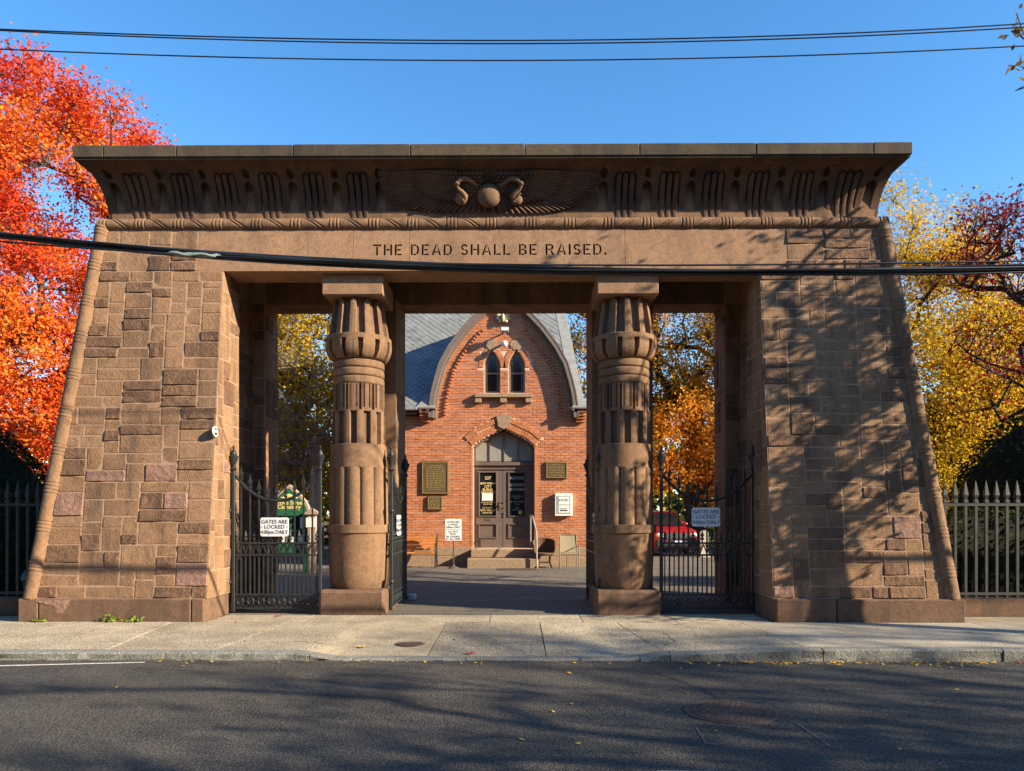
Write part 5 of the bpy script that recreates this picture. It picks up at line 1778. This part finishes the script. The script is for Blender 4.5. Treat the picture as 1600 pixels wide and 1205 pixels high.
# red vehicle behind the right gate
Yv = 27.6; vz = z_back(Yv)-.006
car = empty('red_car', (0, 0, 0), 'red car with round headlight facing the street behind the right gate', 'car')
def loft(mb, secs):
    """secs: list of (y, [(x,z)...]) cross sections"""
    vs = []; n = len(secs[0][1])
    for y, pr in secs: vs += [(x, y, z) for x, z in pr]
    fs = [tuple(range(n)), tuple(range((len(secs)-1)*n, len(secs)*n))]
    for i in range(len(secs)-1):
        for k_ in range(n): fs.append((i*n+k_, i*n+(k_+1) % n, (i+1)*n+(k_+1) % n, (i+1)*n+k_))
    mb.add(vs, fs)
def sec(w_, z0, z1, r_=.12): return [(-w_, z0+.05), (-w_+.05, z0), (w_-.05, z0), (w_, z0+.05), (w_, z1-r_), (w_-r_*.6, z1-r_*.3), (w_-r_*1.6, z1), (-w_+r_*1.6, z1), (-w_+r_*.6, z1-r_*.3), (-w_, z1-r_)]
mb = MB(); loft(mb, [(0, sec(.76, .38, .92)), (.12, sec(.84, .30, 1.02)), (.5, sec(.88, .28, 1.08)), (1.3, sec(.90, .28, 1.14)), (3.4, sec(.90, .28, 1.16)), (4.2, sec(.88, .30, 1.12)), (4.45, sec(.80, .36, 1.0))]); mb.build('body', M['redpaint'], car, smooth=40)
mb = MB(); loft(mb, [(1.25, sec(.78, 1.12, 1.16, .02)), (1.85, sec(.70, 1.12, 1.62, .12)), (2.4, sec(.68, 1.12, 1.70, .12)), (3.5, sec(.68, 1.12, 1.68, .12)), (4.2, sec(.74, 1.10, 1.18, .03))]); cab = mb.build('cabin', M['glass'], car, smooth=30)
mb = MB(); loft(mb, [(1.95, sec(.66, 1.645, 1.66, .005)), (2.4, sec(.66, 1.70, 1.735, .01)), (3.5, sec(.66, 1.68, 1.715, .01))]); mb.build('roof', M['redpaint'], car)
for s_ in (-1, 1):
    mb = MB(); mb.tube([(s_*.78, 1.24, 1.13), (s_*.69, 1.9, 1.66)], .03, 6); mb.tube([(s_*.70, 2.7, 1.14), (s_*.66, 2.7, 1.70)], .03, 6); mb.build('pillar', M['redpaint'], car)
    mb = MB(); mb.ball((s_*.98, 1.55, 1.20), .12, .06, .08, 10, 8); mb.build('mirror', M['redpaint'], car, smooth=60)
    mb = MB(); mb.ball((s_*.64, .06, .80), .17, .09, .12, 14, 10); mb.build('headlight', M['lampglass'], car, smooth=60)
    mb = MB(); mb.bbox(s_*.70-.09, s_*.70+.09, -.0, .06, .50, .58, .01); mb.build('fog_lamp', M['lampglass'], car)
    for y in (.85, 3.55):
        mb = MB()
        mb.prism([(y+.34*math.cos(2*math.pi*i/20), .34+.34*math.sin(2*math.pi*i/20)) for i in range(20)], 'x', s_*.70, s_*.915); wh = mb.build('wheel', M['tyre'], car)
        mb = MB(); mb.prism([(y+.21*math.cos(2*math.pi*i/16), .34+.21*math.sin(2*math.pi*i/16)) for i in range(16)], 'x', s_*.90, s_*.925); mb.build('rim', M['chrome'], wh)
mb = MB(); mb.bbox(-.46, .46, -.03, .05, .66, .90, .02); mb.build('grille', M['blacktrim'], car)
mb = MB()
for i in range(5): mb.box(-.42, .42, -.04, -.031, .69+i*.042, .70+i*.042)
mb.build('grille_bar', M['chrome'], car)
mb = MB(); mb.bbox(-.82, .82, -.07, .12, .36, .62, .03); mb.build('bumper', M['blacktrim'], car)
mb = MB(); mb.box(-.16, .16, -.085, -.072, .48, .60); mb.build('number_plate', simple('blue_white_plate', (.42,.52,.62), .5), car)
cpos = at(1058, 868, Yv)
car.location = (cpos.x-.0, Yv, vz); car.rotation_euler = (0, 0, R(10))

# teal bin behind the left fence
b_ = at(12, 935, 12.9)
bn_ = empty('teal_bin', (-7.6-.35, 12.95, -.04), 'teal plastic bin with a domed lid behind the left fence', 'bin')
mb = MB(); mb.lathe([(.24, 0), (.30, .5), (.31, .56)], 20, (-7.95, 12.95, -.04)); mb.build('tub', M['tealplastic'], bn_, smooth=50)
mb = MB(); mb.lathe([(.33, .56), (.33, .60), (.29, .70), (.18, .78), (.02, .81)], 20, (-7.95, 12.95, -.04)); mb.build('lid', M['tealplastic'], bn_, smooth=50)

# ------------------------------------------------------------------ trees
def leaf_cloud(name, pts, dirs, size, mat, parent, seed, asp=.62, up=.35, kind=None):
    """one small kite-shaped leaf per point"""
    r = np.random.RandomState(seed); n = len(pts)
    nr = r.normal(size=(n, 3)) + dirs*.9 + np.array([0, 0, up]); nr /= np.linalg.norm(nr, axis=1)[:, None]
    t = r.normal(size=(n, 3)); t -= nr*(t*nr).sum(1)[:, None]; t /= np.linalg.norm(t, axis=1)[:, None]
    b = np.cross(nr, t)
    s = size*r.uniform(.6, 1.25, n)[:, None]
    co = np.stack([pts-t*s*.5, pts+b*s*asp*.5-t*s*.05+nr*s*.06, pts+t*s*.5, pts-b*s*asp*.5-t*s*.05+nr*s*.06], 1).reshape(-1, 3)
    q = np.arange(n*4).reshape(n, 4)
    return np_mesh(name, co, q, mat, parent, None, r.uniform(0, 1, n), kind)

def sample_crown(r, n, ells, lump=.5, shell=.55):
    """cluster centres inside a union of ellipsoids [(cx,cy,cz,rx,ry,rz)], denser to the outside"""
    vol = np.array([e[3]*e[4]*e[5] for e in ells]); vol = vol/vol.sum()
    out = []
    for e, k in zip(ells, r.multinomial(n, vol)):
        d = r.normal(size=(k, 3)); d /= np.linalg.norm(d, axis=1)[:, None]
        rad = r.uniform(0, 1, k)**(1/3*shell)
        out.append(np.array(e[:3]) + d*rad[:, None]*np.array(e[3:]))
    return np.concatenate(out)

def tree(name, base, top, ells, nclust, leaves_per, lsize, spread, leafm, barkm, label, cat, seed, trunk_r=.25, twigs=3, twig_len=.7, group=None, tip_r=.012, drop=0.0, maxr=None, sides=5, pre=None):
    r = np.random.RandomState(seed)
    root = empty(name, base, label, cat, group)
    cen = pre if pre is not None else sample_crown(r, nclust, ells)
    base = np.array(base, float); top = np.array(top, float)
    nodes = [base]; par = [-1]; k = 6
    for i in range(1, k+1):
        t = i/k
        nodes.append(base+(top-base)*t + r.normal(size=3)*np.array([.05, .05, 0])*t); par.append(i-1)
    leafcnt = {}
    order = np.argsort(np.linalg.norm(cen-top, axis=1))
    tips = []
    for ci in order:
        c = cen[ci]; N = np.array(nodes)
        dv = c-N; dist = np.linalg.norm(dv, axis=1)
        cost = dist + .55*np.maximum(0, N[:, 2]-c[2]+.1) + np.where(np.arange(len(N)) < 2, 4.0, 0)
        j = int(np.argmin(cost)); L = dist[j]
        m = max(1, int(L/.55)); p0 = nodes[j]; last = j
        bow = np.array([0, 0, .12*L]) + r.normal(size=3)*.07*L
        for i in range(1, m+1):
            t = i/m; p = p0+(c-p0)*t + bow*math.sin(math.pi*t) * (1 if i < m else 0) + r.normal(size=3)*.03*(i < m)
            nodes.append(p); par.append(last); last = len(nodes)-1
        tips.append(last)
    main = len(nodes)
    tw_pts = []; 
    for tp in tips:
        c = nodes[tp]; out = c-top; out = out/(np.linalg.norm(out)+1e-6)
        for _ in range(twigs):
            d = r.normal(size=3)*.75+out*.7+np.array([0, 0, .25]); d /= np.linalg.norm(d)
            L = twig_len*r.uniform(.5, 1.2); a = c+d*L*.5+r.normal(size=3)*.05; b = c+d*L+r.normal(size=3)*.08
            nodes.append(a); par.append(tp); nodes.append(b); par.append(len(nodes)-2)
            tw_pts += [a, b]
            if r.uniform() < .6:
                e = a + (d*.5+r.normal(size=3)*.5)*L*.6; nodes.append(e); par.append(len(nodes)-3); tw_pts.append(e)
    N = np.array(nodes); par = np.array(par)
    cnt = np.zeros(len(N)); haschild = np.zeros(len(N), bool); haschild[par[par >= 0]] = True
    cnt[~haschild] = 1
    for i in range(len(N)-1, 0, -1): cnt[par[i]] += cnt[i]
    rad = tip_r*cnt**.47
    if maxr: rad = np.minimum(rad, maxr)
    rad *= trunk_r/rad[0] if rad[0] > 0 and rad[0] > trunk_r else 1
    rad[0] = max(rad[0], trunk_r)*1.35
    for i in range(1, 7): rad[i] = max(rad[i], trunk_r*(1-.5*i/6)*(1.0))
    E = np.arange(1, len(N)); A_, B_ = N[par[E]], N[E]
    d = B_-A_; L = np.linalg.norm(d, axis=1)[:, None]+1e-9; d = d/L
    ref = np.where(np.abs(d[:, 2:3]) < .9, np.array([[0, 0, 1.]]), np.array([[1., 0, 0]]))
    u = np.cross(d, ref); u /= np.linalg.norm(u, axis=1)[:, None]; w = np.cross(d, u)
    def skin(sel, n, nm):
        th = 2*np.pi*np.arange(n)/n
        ring = u[sel][:, None, :]*np.cos(th)[None, :, None]+w[sel][:, None, :]*np.sin(th)[None, :, None]
        ra = np.minimum(rad[par[E]][sel], rad[E][sel]*1.6+.004); ra = np.where(par[E][sel] == 0, rad[0], ra)
        va = A_[sel][:, None, :]+ring*ra[:, None, None]; vb = B_[sel][:, None, :]+ring*rad[E][sel][:, None, None]
        co = np.concatenate([va, vb], 1).reshape(-1, 3)
        b0 = (np.arange(len(sel))*2*n)[:, None]; k_ = np.arange(n)[None, :]
        q = np.stack([b0+k_, b0+(k_+1) % n, b0+n+(k_+1) % n, b0+n+k_], -1).reshape(-1, 4)
        return np_mesh(nm, co, q, barkm, root, 60)
    big = np.where(E < 7)[0]; lim = np.where((E >= 7) & (E < main))[0]; tw = np.where(E >= main)[0]
    skin(big, 10, 'trunk'); skin(lim, sides, 'limbs')
    if len(tw): skin(tw, 3, 'twigs')
    if leaves_per > 0 and len(tw_pts):
        tp = np.array(tw_pts)
        n = int(leaves_per*len(tips))
        pick = r.randint(0, len(tp), n)
        pts = tp[pick]+r.normal(size=(n, 3))*spread*np.array([1, 1, .8])
        if drop:
            keep = np.array([True]*n); 
        dirs = pts-top; dirs /= np.linalg.norm(dirs, axis=1)[:, None]+1e-6
        leaf_cloud('crown', pts, dirs*.8, lsize, leafm, root, seed+5)
    return root

# flaming maple left of the gateway
tree('maple_tree', (-15.4, 21.5, 0), (-15.2, 21.5, 5.0), [(-15.6, 21.5, 8.9, 5.2, 5.0, 5.8), (-12.9, 20.6, 9.3, 3.0, 3.2, 5.0), (-12.4, 20.6, 4.9, 2.8, 2.6, 2.5), (-15.0, 20, 5.0, 4.0, 3.5, 2.5), (-11.9, 21, 11.9, 1.2, 1.5, 1.3)],
     310, 560, .112, .25, M['maple'], M['bark'], 'tall maple with flaming red and orange leaves left of the gateway', 'tree', 3, .34, 4, .8)
# trees beyond, right side
tree('yellow_tree', (17.2, 30, 0), (17.2, 30, 6), [(17.0, 30, 7.4, 4.0, 3.6, 4.9), (16.0, 29.5, 12.4, 1.0, 1.2, 2.3), (18.3, 30, 11.6, .7, .9, 2.3), (20.8, 30, 6, 3.5, 3, 4.2), (16.5, 28.5, 4.2, 3.5, 2.5, 3)],
     320, 400, .135, .42, M['yellowleaf'], M['barkdark'], 'tall yellow autumn tree right of the gateway', 'tree', 8, .3, 4, .9, 'autumn trees in the cemetery')
rk = np.random.RandomState(19)
tree('crimson_tree', (11.4, 14.3, 0), (11.1, 14.4, 3.2), None, 0, 30, .085, .18, M['crimsonleaf'], M['barkdark'], 'dark limbed small tree with sparse crimson leaves at the right edge', 'tree', 14, .10, 4, .5, 'autumn trees in the cemetery', .0055,
     pre=np.concatenate([sample_crown(rk, 95, [(10.35, 14.5, 6.72, 1.6, 1.2, .85)]), sample_crown(rk, 34, [(10.6, 14.5, 5.0, 1.6, 1.2, 1.3), (9.7, 14.4, 4.2, 1.0, .9, .9)])]))
tree('gold_tree', (8.6, 34, 0), (8.6, 34, 7), [(8.2, 34, 11.4, 4.8, 4, 4.9), (12.2, 34, 17.2, .3, .3, .9), (5.0, 34, 8.2, 3.2, 3, 4.2), (9.8, 33.5, 6.8, 3.4, 3, 3.6), (12.4, 34, 10, 3.0, 3, 4.6)],
     260, 300, .15, .42, M['orangeleaf'], M['barkdark'], 'tall orange and gold tree seen through the right side opening', 'tree', 21, .42, 4, .9, 'autumn trees in the cemetery', .016)
tree('orange_sapling', (7.6, 31, 0), (7.6, 31, 2.4), [(7.4, 31, 4.2, 1.9, 1.5, 2.0), (8.6, 31.5, 4.0, 1.2, 1.2, 1.5)],
     70, 190, .15, .28, leafmat('bright_orange_leaves', [(0, (.55,.16,.02)), (.5, (.75,.30,.03)), (1, (.80,.42,.05))]), M['barkdark'], 'bright orange low tree behind the red car', 'tree', 23, .12, 3, .6, 'autumn trees in the cemetery')
tree('olive_tree', (-9.6, 33, 0), (-9.6, 33, 5.5), [(-9.6, 33, 10.5, 4.0, 3, 4.0), (-8.6, 32, 6.5, 3.0, 2.5, 3.4), (-12, 33, 7, 3, 3, 4), (-9.4, 31.5, 4.5, 3.6, 2, 3.2)],
     300, 200, .17, .40, M['oliveleaf'], M['barkdark'], 'olive and gold leaved tree seen through the left side opening', 'tree', 31, .32, 4, .9, 'autumn trees in the cemetery')
tree('bare_tree', (-9.2, 26.5, 0), (-8.9, 26.5, 2.6), [(-7.5, 26, 5.2, 1.7, 1.1, 2.6), (-8.6, 26, 4.0, 1.6, 1.3, 1.4)],
     190, 9, .12, .2, M['oliveleaf'], M['barkpale'], 'pale tangle of bare branches in front of the olive tree behind the left gate', 'tree', 37, .12, 5, .8, None, .012)
# wood closing the view at the back: one mass
r = np.random.RandomState(77)
pc = []
for x in np.arange(-58, 60, 2.0):
    h = r.uniform(9, 13); k = 430
    d = r.normal(size=(k, 3)); d /= np.linalg.norm(d, axis=1)[:, None]
    pc.append(np.array([x+r.uniform(-1, 1), 58+r.uniform(-4, 4), h*.5])+d*r.uniform(.5, 1, (k, 1))*np.array([3.0, 2.6, h*.52]))
pc = np.concatenate(pc)
wd = leaf_cloud('far_wood', pc, np.zeros_like(pc), .75, M['oliveleaf'], None, 5, kind='stuff')
r = np.random.RandomState(78)
pc = np.stack([r.uniform(-40, 40, 9000), r.uniform(38, 43, 9000), r.uniform(0, 2.6, 9000)], 1)
leaf_cloud('undergrowth', pc, np.zeros_like(pc), .45, M['hedge'], None, 6, kind='stuff')

# clipped yews and hedge
def yew(c, rx, ry, h, label, seed, n=9000):
    o = empty('clipped_yew', (c[0], c[1], 0), label, 'shrub', 'dark clipped yews beside the gateway')
    r = np.random.RandomState(seed)
    d = r.normal(size=(n, 3)); d[:, 2] = np.abs(d[:, 2]); d /= np.linalg.norm(d, axis=1)[:, None]
    pts = np.array([c[0], c[1], .1])+d*np.array([rx, ry, h])*(1+r.normal(size=(n, 1))*.025)
    mb = MB(); mb.ball((c[0], c[1], .1), rx*.95, ry*.95, h*.95, 24, 16); mb.build('inner_mass', simple('yew_inner_shade', (.010, .013, .008), 1.0), o, smooth=180)  # solid near-black core: shade inside the foliage put into its colour
    leaf_cloud('foliage', pts, d*1.4, .10, M['yew'], o, seed+1)
    mb = MB(); mb.tube([(c[0], c[1], -.05), (c[0], c[1], .8)], .12, 8); mb.build('trunk', M['barkdark'], o)
yew((-10.6, 14.6), 2.05, 1.6, 3.35, 'dark domed yew behind the left fence', 3)
yew((11.6, 15.6), 2.15, 1.7, 3.75, 'dark domed yew behind the right fence', 4)
r = np.random.RandomState(12); n = 9000
pts = np.stack([r.uniform(7.3, 15, n), 13.5+r.uniform(-.42, .42, n), r.uniform(.0, 1.78, n)], 1)
o = empty('hedge', (11, 13.5, 0), 'low dark green hedge behind the right fence', 'hedge')
leaf_cloud('foliage', pts, np.zeros_like(pts), .10, M['hedge'], o, 13)
mb = MB(); mb.box(7.4, 15, 13.2, 13.8, .0, 1.62); mb.build('inner_mass', simple('hedge_inner_shade', (.014, .016, .009), 1.0), o)  # dark filler block, the hedge's inner shade painted as its colour

# street trees: one off to the right on this pavement, three across the road; their shade falls on pier and asphalt
band = [np.array([9.2+1.9*t, 9.8, 2.7+4.9*t]) for t in np.linspace(0, 1, 36)]
rb = np.random.RandomState(15)
band = np.array(band)+rb.normal(size=(36, 3))*np.array([.28, .4, .3])
limbs_ = []
for k_, t in enumerate(np.linspace(.0, 1.0, 9)):
    s0 = np.array([9.2+1.9*t, 9.8, 2.9+4.7*t]); ang_ = R(rb.uniform(22, 42)); L_ = rb.uniform(1.7, 3.0)
    dv_ = np.array([math.cos(ang_), rb.uniform(-.25, .25), math.sin(ang_)])
    limbs_ += [s0+dv_*u+rb.normal(size=3)*.06 for u in np.arange(.35, L_, .3)]
for k_, t in enumerate((.1, .35, .6, .85)):
    s0 = np.array([9.2+1.9*t, 9.8, 2.9+4.7*t]); dv_ = np.array([-.75, rb.uniform(-.2, .2), .55])
    limbs_ += [s0+dv_*u+rb.normal(size=3)*.06 for u in np.arange(.35, 1.5, .35)]
tree('street_tree', (9.35, 9.75, 0), (9.5, 9.8, 3.0), None, 0, 23, .12, .11, M['brownleaf'], M['bark'], 'young street tree with thin leaves on the pavement right of the gateway', 'tree', 41, .17, 4, .42, 'street trees', .013,
     pre=np.concatenate([band, np.array(limbs_), sample_crown(np.random.RandomState(6), 10, [(9.6, 9.7, 7.9, 1.5, 1.2, 1.3)]), np.array([[7.7, 9.6, 8.2], [7.25, 9.6, 8.35], [7.6, 9.6, 7.5], [7.15, 9.6, 7.75], [7.5, 9.5, 7.0], [7.1, 9.55, 7.2], [8.1, 9.6, 7.3]])]))
for i, (x, y, sd, lb) in enumerate(((15.5, -1.6, 51, 'nearest street tree on the far pavement, across the road from the gateway'), (22.5, -2.4, 52, 'second street tree across the road, set back towards the hall'), (29.5, -1.2, 53, 'third street tree across the road, close to its kerb'), (38, -2.0, 54, 'farthest street tree across the road'))):
    tree('street_tree', (x, y, 0), (x+.2, y, 3.4), [(x, y, 7.0 if i < 2 else 9.6, 3.7, 3.3, 3.4 if i < 2 else 4.0), (x+1.5, y+.5, 5.0, 2.4, 2.4, 1.9)], 120, 46 if i < 2 else 58, .17, .30, M['brownleaf'], M['bark'],
         lb, 'tree', sd, .24, 3, .8, 'street trees across the road', .012)
# unseen hall added across the road to block low sky light and deepen shade
hall = empty('sky_block_hall', (-4, -18, 0), 'long unseen stone hall across the road, added to block low sky light', 'building')
hm = simple('hall_sandstone', (.17,.125,.09), .95, .3, 3, .02)
mb = MB(); mb.box(-52, 44, -26, -14, -.3, 11.0); wl = mb.build('wall', hm, hall)
mb = MB(); mb.prism([(-26.5, 11.0), (-13.6, 11.0), (-20, 15.5)], 'x', -52.4, 44.4); mb.build('roof', M['slate'], hall)
for k_ in range(24):
    for zf in (1.2, 4.6, 8.0):
        x = -50+k_*4; mb = MB(); mb.box(x, x+1.5, -13.995, -13.93, zf, zf+2.1); f_ = mb.build('window', M['brownstone_trim'], hall)
        mb = MB(); mb.box(x+.12, x+1.38, -13.929, -13.91, zf+.12, zf+1.98); mb.build('pane', M['glass'], f_)

# ------------------------------------------------------------------ overhead cables
def poly_z(samples, Y):
    xs_ = []; zs_ = []
    for px, py in samples:
        p = at(px, py, Y); xs_.append(p.x); zs_.append(p.z)
    co = np.polyfit(xs_, zs_, 3 if len(samples) > 5 else 2)
    x0, x1 = min(xs_), max(xs_)
    def f(x):
        if x < x0: return np.polyval(co, x0)+np.polyval(np.polyder(co), x0)*(x-x0)
        if x > x1: return np.polyval(co, x1)+np.polyval(np.polyder(co), x1)*(x-x1)
        return np.polyval(co, x)
    return f
XS = [-26+i*.5 for i in range(113)]
YB_ = 8.5
fz = poly_z([(0, 369), (150, 380), (400, 405), (600, 414), (800, 421), (1000, 425.5), (1300, 424), (1600, 420)], YB_)
bund = empty('cable_bundle', (0, YB_, 4.5), 'thick bundle of black cables lashed together across the gateway', 'cable')
offs = [(0, 0), (.028, .012), (-.026, .010), (.006, -.026), (-.006, .030), (.024, -.018)]
for k_, (oy, oz) in enumerate(offs):
    ph = k_*1.1
    mb = MB(); mb.tube([(x, YB_+oy+.008*math.sin(x*.9+ph), fz(x)+oz+.008*math.sin(x*.7+ph*2)) for x in XS], .0165, 6)
    mb.build('strand', M['cable'], bund, smooth=60)
x = -9.8
first = None
while x < 10:
    if first is None:
        mb = MB(); mb.tube([(-.012, 0, 0), (.012, 0, 0)], .056, 10); first = mb.build('lashing_tie', M['chrome'], bund)
        first.location = (x, 0, fz(x)-4.5)
    else: dup_mesh('lashing_tie', first.data, None, bund, (x, 0, fz(x)-4.5))
    x += .53
mb = MB(); fz2 = poly_z([(0, 381), (140, 389), (270, 399), (500, 411), (800, 416.5), (1000, 417), (1300, 415), (1600, 411)], YB_)
mb.tube([(x, YB_-.06, fz2(x)) for x in XS], .011, 6)
tag(mb.build('thin_cable', M['cable'], None, smooth=60), 'single thin black cable running along the thick cable bundle', 'cable')
mb = MB(); a, b = at(262, 397.5, YB_-.07).x, at(343, 402, YB_-.07).x
for k_ in range(3): mb.tube([(a+(b-a)*(i+k_*.6)/12, YB_-.075+.012*k_, fz2(a+(b-a)*i/12)+.012*math.sin(i+k_*2)) for i in range(12)], [.006]+[.017]*10+[.006], 6)
tag(mb.build('cable_splice', M['splice'], None, center=True, smooth=60), 'pale greenish wrapped splice on the thin cable before the left pier', 'cable splice')
for (s_, lb_) in ((((0, 46), (350, 57), (700, 64), (1000, 62), (1300, 52), (1600, 37.5)), 'uppermost thin wire crossing the sky'),
                  (((0, 48), (350, 61), (700, 69), (1000, 67), (1300, 57), (1600, 43)), 'second thin wire just beneath the uppermost in the sky'),
                  (((0, 77), (350, 89), (740, 95), (1000, 93), (1300, 85), (1600, 72)), 'lowest of the three thin wires crossing the sky')):
    f_ = poly_z(s_, 8.6); mb = MB(); mb.tube([(x, 8.6, f_(x)) for x in XS], .0085, 6)
    tag(mb.build('power_line', M['cable'], None, smooth=60), lb_, 'wire', 'thin wires across the sky')
# stub of a pipe beyond the cornice (pale rail end seen beside it)
# ------------------------------------------------------------------ covers in road and pavement
def cover(x, y, r_, z, name, label, seed, bright):
    o = empty(name, (x, y, z), label, 'manhole cover')
    mb = MB(); n = 40
    mb.lathe([(r_*1.0, -.02), (r_*1.0, .004), (r_*.95, .006), (r_*.90, .0)], n, (x, y, z)); mb.build('ring', M['castiron'], o)
    mb = MB(); mb.lathe([(r_*.885, -.01), (r_*.885, .003), (r_*.02, .003)], n, (x, y, z)); mb.build('lid', M['castiron'], o)
    mb = MB(); rr = random.Random(seed)
    for q in range(1, 6):
        m_ = int(6*q*(1.3))
        for k__ in range(m_):
            t = 2*math.pi*(k__+(q % 2)*.5)/m_; w_ = r_*.055
            cx_, cy_ = x+r_*.15*q*math.cos(t)*1.05, y+r_*.15*q*math.sin(t)*1.05
            mb.bbox(cx_-w_, cx_+w_, cy_-w_, cy_+w_, z+.003, z+.0075, .0015)
    mb.build('lid_studs', M['castiron'], o, kind='stuff')
    return o
cover(2.36, 6.67, .41, -.122, 'manhole_cover', 'round rusty manhole cover in the asphalt road', 1, 1)
p = at(641, 1002, 9.95)
cover(p.x, 9.93, .20, z_walk(p.x, 9.93)+.001, 'utility_cover', 'small dark round cover in the concrete pavement', 2, 0)

# ------------------------------------------------------------------ weeds and fallen leaves
def weed(px, py, h, label, seed, tall=False):
    Y = 11.33; p = at(px, py, Y); r = np.random.RandomState(seed)
    o = empty('weed_tuft', (p.x, Y, 0), label, 'weed', 'weeds at the foot of the left pier')
    n = 46
    pts = np.array([p.x, Y, .01])+np.stack([r.normal(size=n)*.07, r.normal(size=n)*.02-.01, np.abs(r.normal(size=n))*h*.5], 1)
    leaf_cloud('foliage', pts, np.tile(np.array([[0, -.8, .5]]), (n, 1)), .065, M['weed'], o, seed)
    mb = MB()
    for k_ in range(4):
        a = r.uniform(-.8, .8); L = h*r.uniform(.7, 1.2)
        mb.tube([(p.x+a*.03, Y, 0), (p.x+a*.06, Y-.01, L*.6), (p.x+a*.11, Y-.02, L)], .004, 4)
    if tall: mb.tube([(p.x+.05, Y, 0), (p.x+.10, Y-.01, .12), (p.x+.0, Y-.01, .20)], .004, 4)
    mb.build('stems', M['bark'], o)
weed(58, 970, .03, 'low flat weed at the foot of the plinth near its left end', 1)
weed(176, 970, .08, 'taller weed with a thin stalk at the foot of the left plinth', 2, True)
weed(210, 970, .07, 'compact green weed right of the stalky one at the left plinth', 3)
def zsurf(x, y):
    if y < YC: return Z_ROAD+.03*sst(9.1, 5, y)+.004
    if y < 12.28: return z_walk(x, y)+.005
    return z_back(y)+.0
r = np.random.RandomState(9)
P_ = []
def scatter(n, xf, yf):
    for _ in range(n):
        x, y = xf(), yf()
        if abs(x) > 4.4 and 11.3 < y < 15: continue
        P_.append((x, y, zsurf(x, y)))
scatter(230, lambda: r.uniform(2.3, 7.6), lambda: 9.05-abs(r.normal())*.10)
scatter(45, lambda: r.uniform(-4.0, 2.3), lambda: 9.05-abs(r.normal())*.08)
scatter(30, lambda: r.uniform(-5.5, 7), lambda: r.uniform(5.5, 9))
scatter(50, lambda: r.uniform(-7, 8), lambda: r.uniform(9.3, 11.3))
scatter(90, lambda: r.uniform(-4, 4), lambda: r.uniform(14.8, 22))
scatter(120, lambda: r.uniform(5, 12), lambda: r.uniform(15, 27))
P_ = np.array(P_); n = len(P_)
nr = r.normal(size=(n, 3))*.22+np.array([0, 0, 1]); nr /= np.linalg.norm(nr, axis=1)[:, None]
t = r.normal(size=(n, 3)); t -= nr*(t*nr).sum(1)[:, None]; t /= np.linalg.norm(t, axis=1)[:, None]; b = np.cross(nr, t); s = r.uniform(.028, .06, n)[:, None]
ang = [0, 30, 72, 108, 144, 180, 216, 252, 288, 330]; rr_ = [1, .45, .9, .5, .75, .3, .75, .5, .9, .45]
co = np.stack([P_+nr*.004+(t*math.cos(R(a))+b*math.sin(R(a)))*s*q*.62 + nr*s*.12*(q > .6) for a, q in zip(ang, rr_)], 1).reshape(-1, 3)
np_mesh('fallen_leaves', co, np.arange(n*10).reshape(n, 10), M['fallen'], None, None, r.uniform(0, 1, n), 'stuff')
def big_leaf(px, py, y, mat, label, grp=None, s=.085):
    p = at(px, py, y); z = zsurf(p.x, y)+.008
    mb = MB(); rr = random.Random(int(px))
    a0 = rr.uniform(0, 6)
    vs = [(p.x+s*q*math.cos(R(a)+a0), y+s*q*math.sin(R(a)+a0), z+(.022 if q > .7 else .0)) for a, q in zip(ang, rr_)]
    mb.add(vs+[(p.x, y, z+.004)], [(i, (i+1) % 10, 10) for i in range(10)])
    return tag(mb.build('fallen_leaf', mat, None, center=True), label, 'leaf', grp)
redleaf = simple('red_fallen_leaf', (.42,.05,.035), .8, .2); yelleaf = simple('yellow_fallen_leaf', (.62,.40,.12), .8, .2)
big_leaf(434, 964, 11.9, redleaf, 'bright red fallen leaf on the pavement before the left iron gate')
big_leaf(735, 1018, 9.35, redleaf, 'red fallen leaf on the pavement edge left of centre')
big_leaf(566, 1006, 9.7, yelleaf, 'yellow fallen leaf beside the small pavement cover')
big_leaf(1166, 1026, 9.0, yelleaf, 'large pale yellow leaf in the gutter before the right pier')
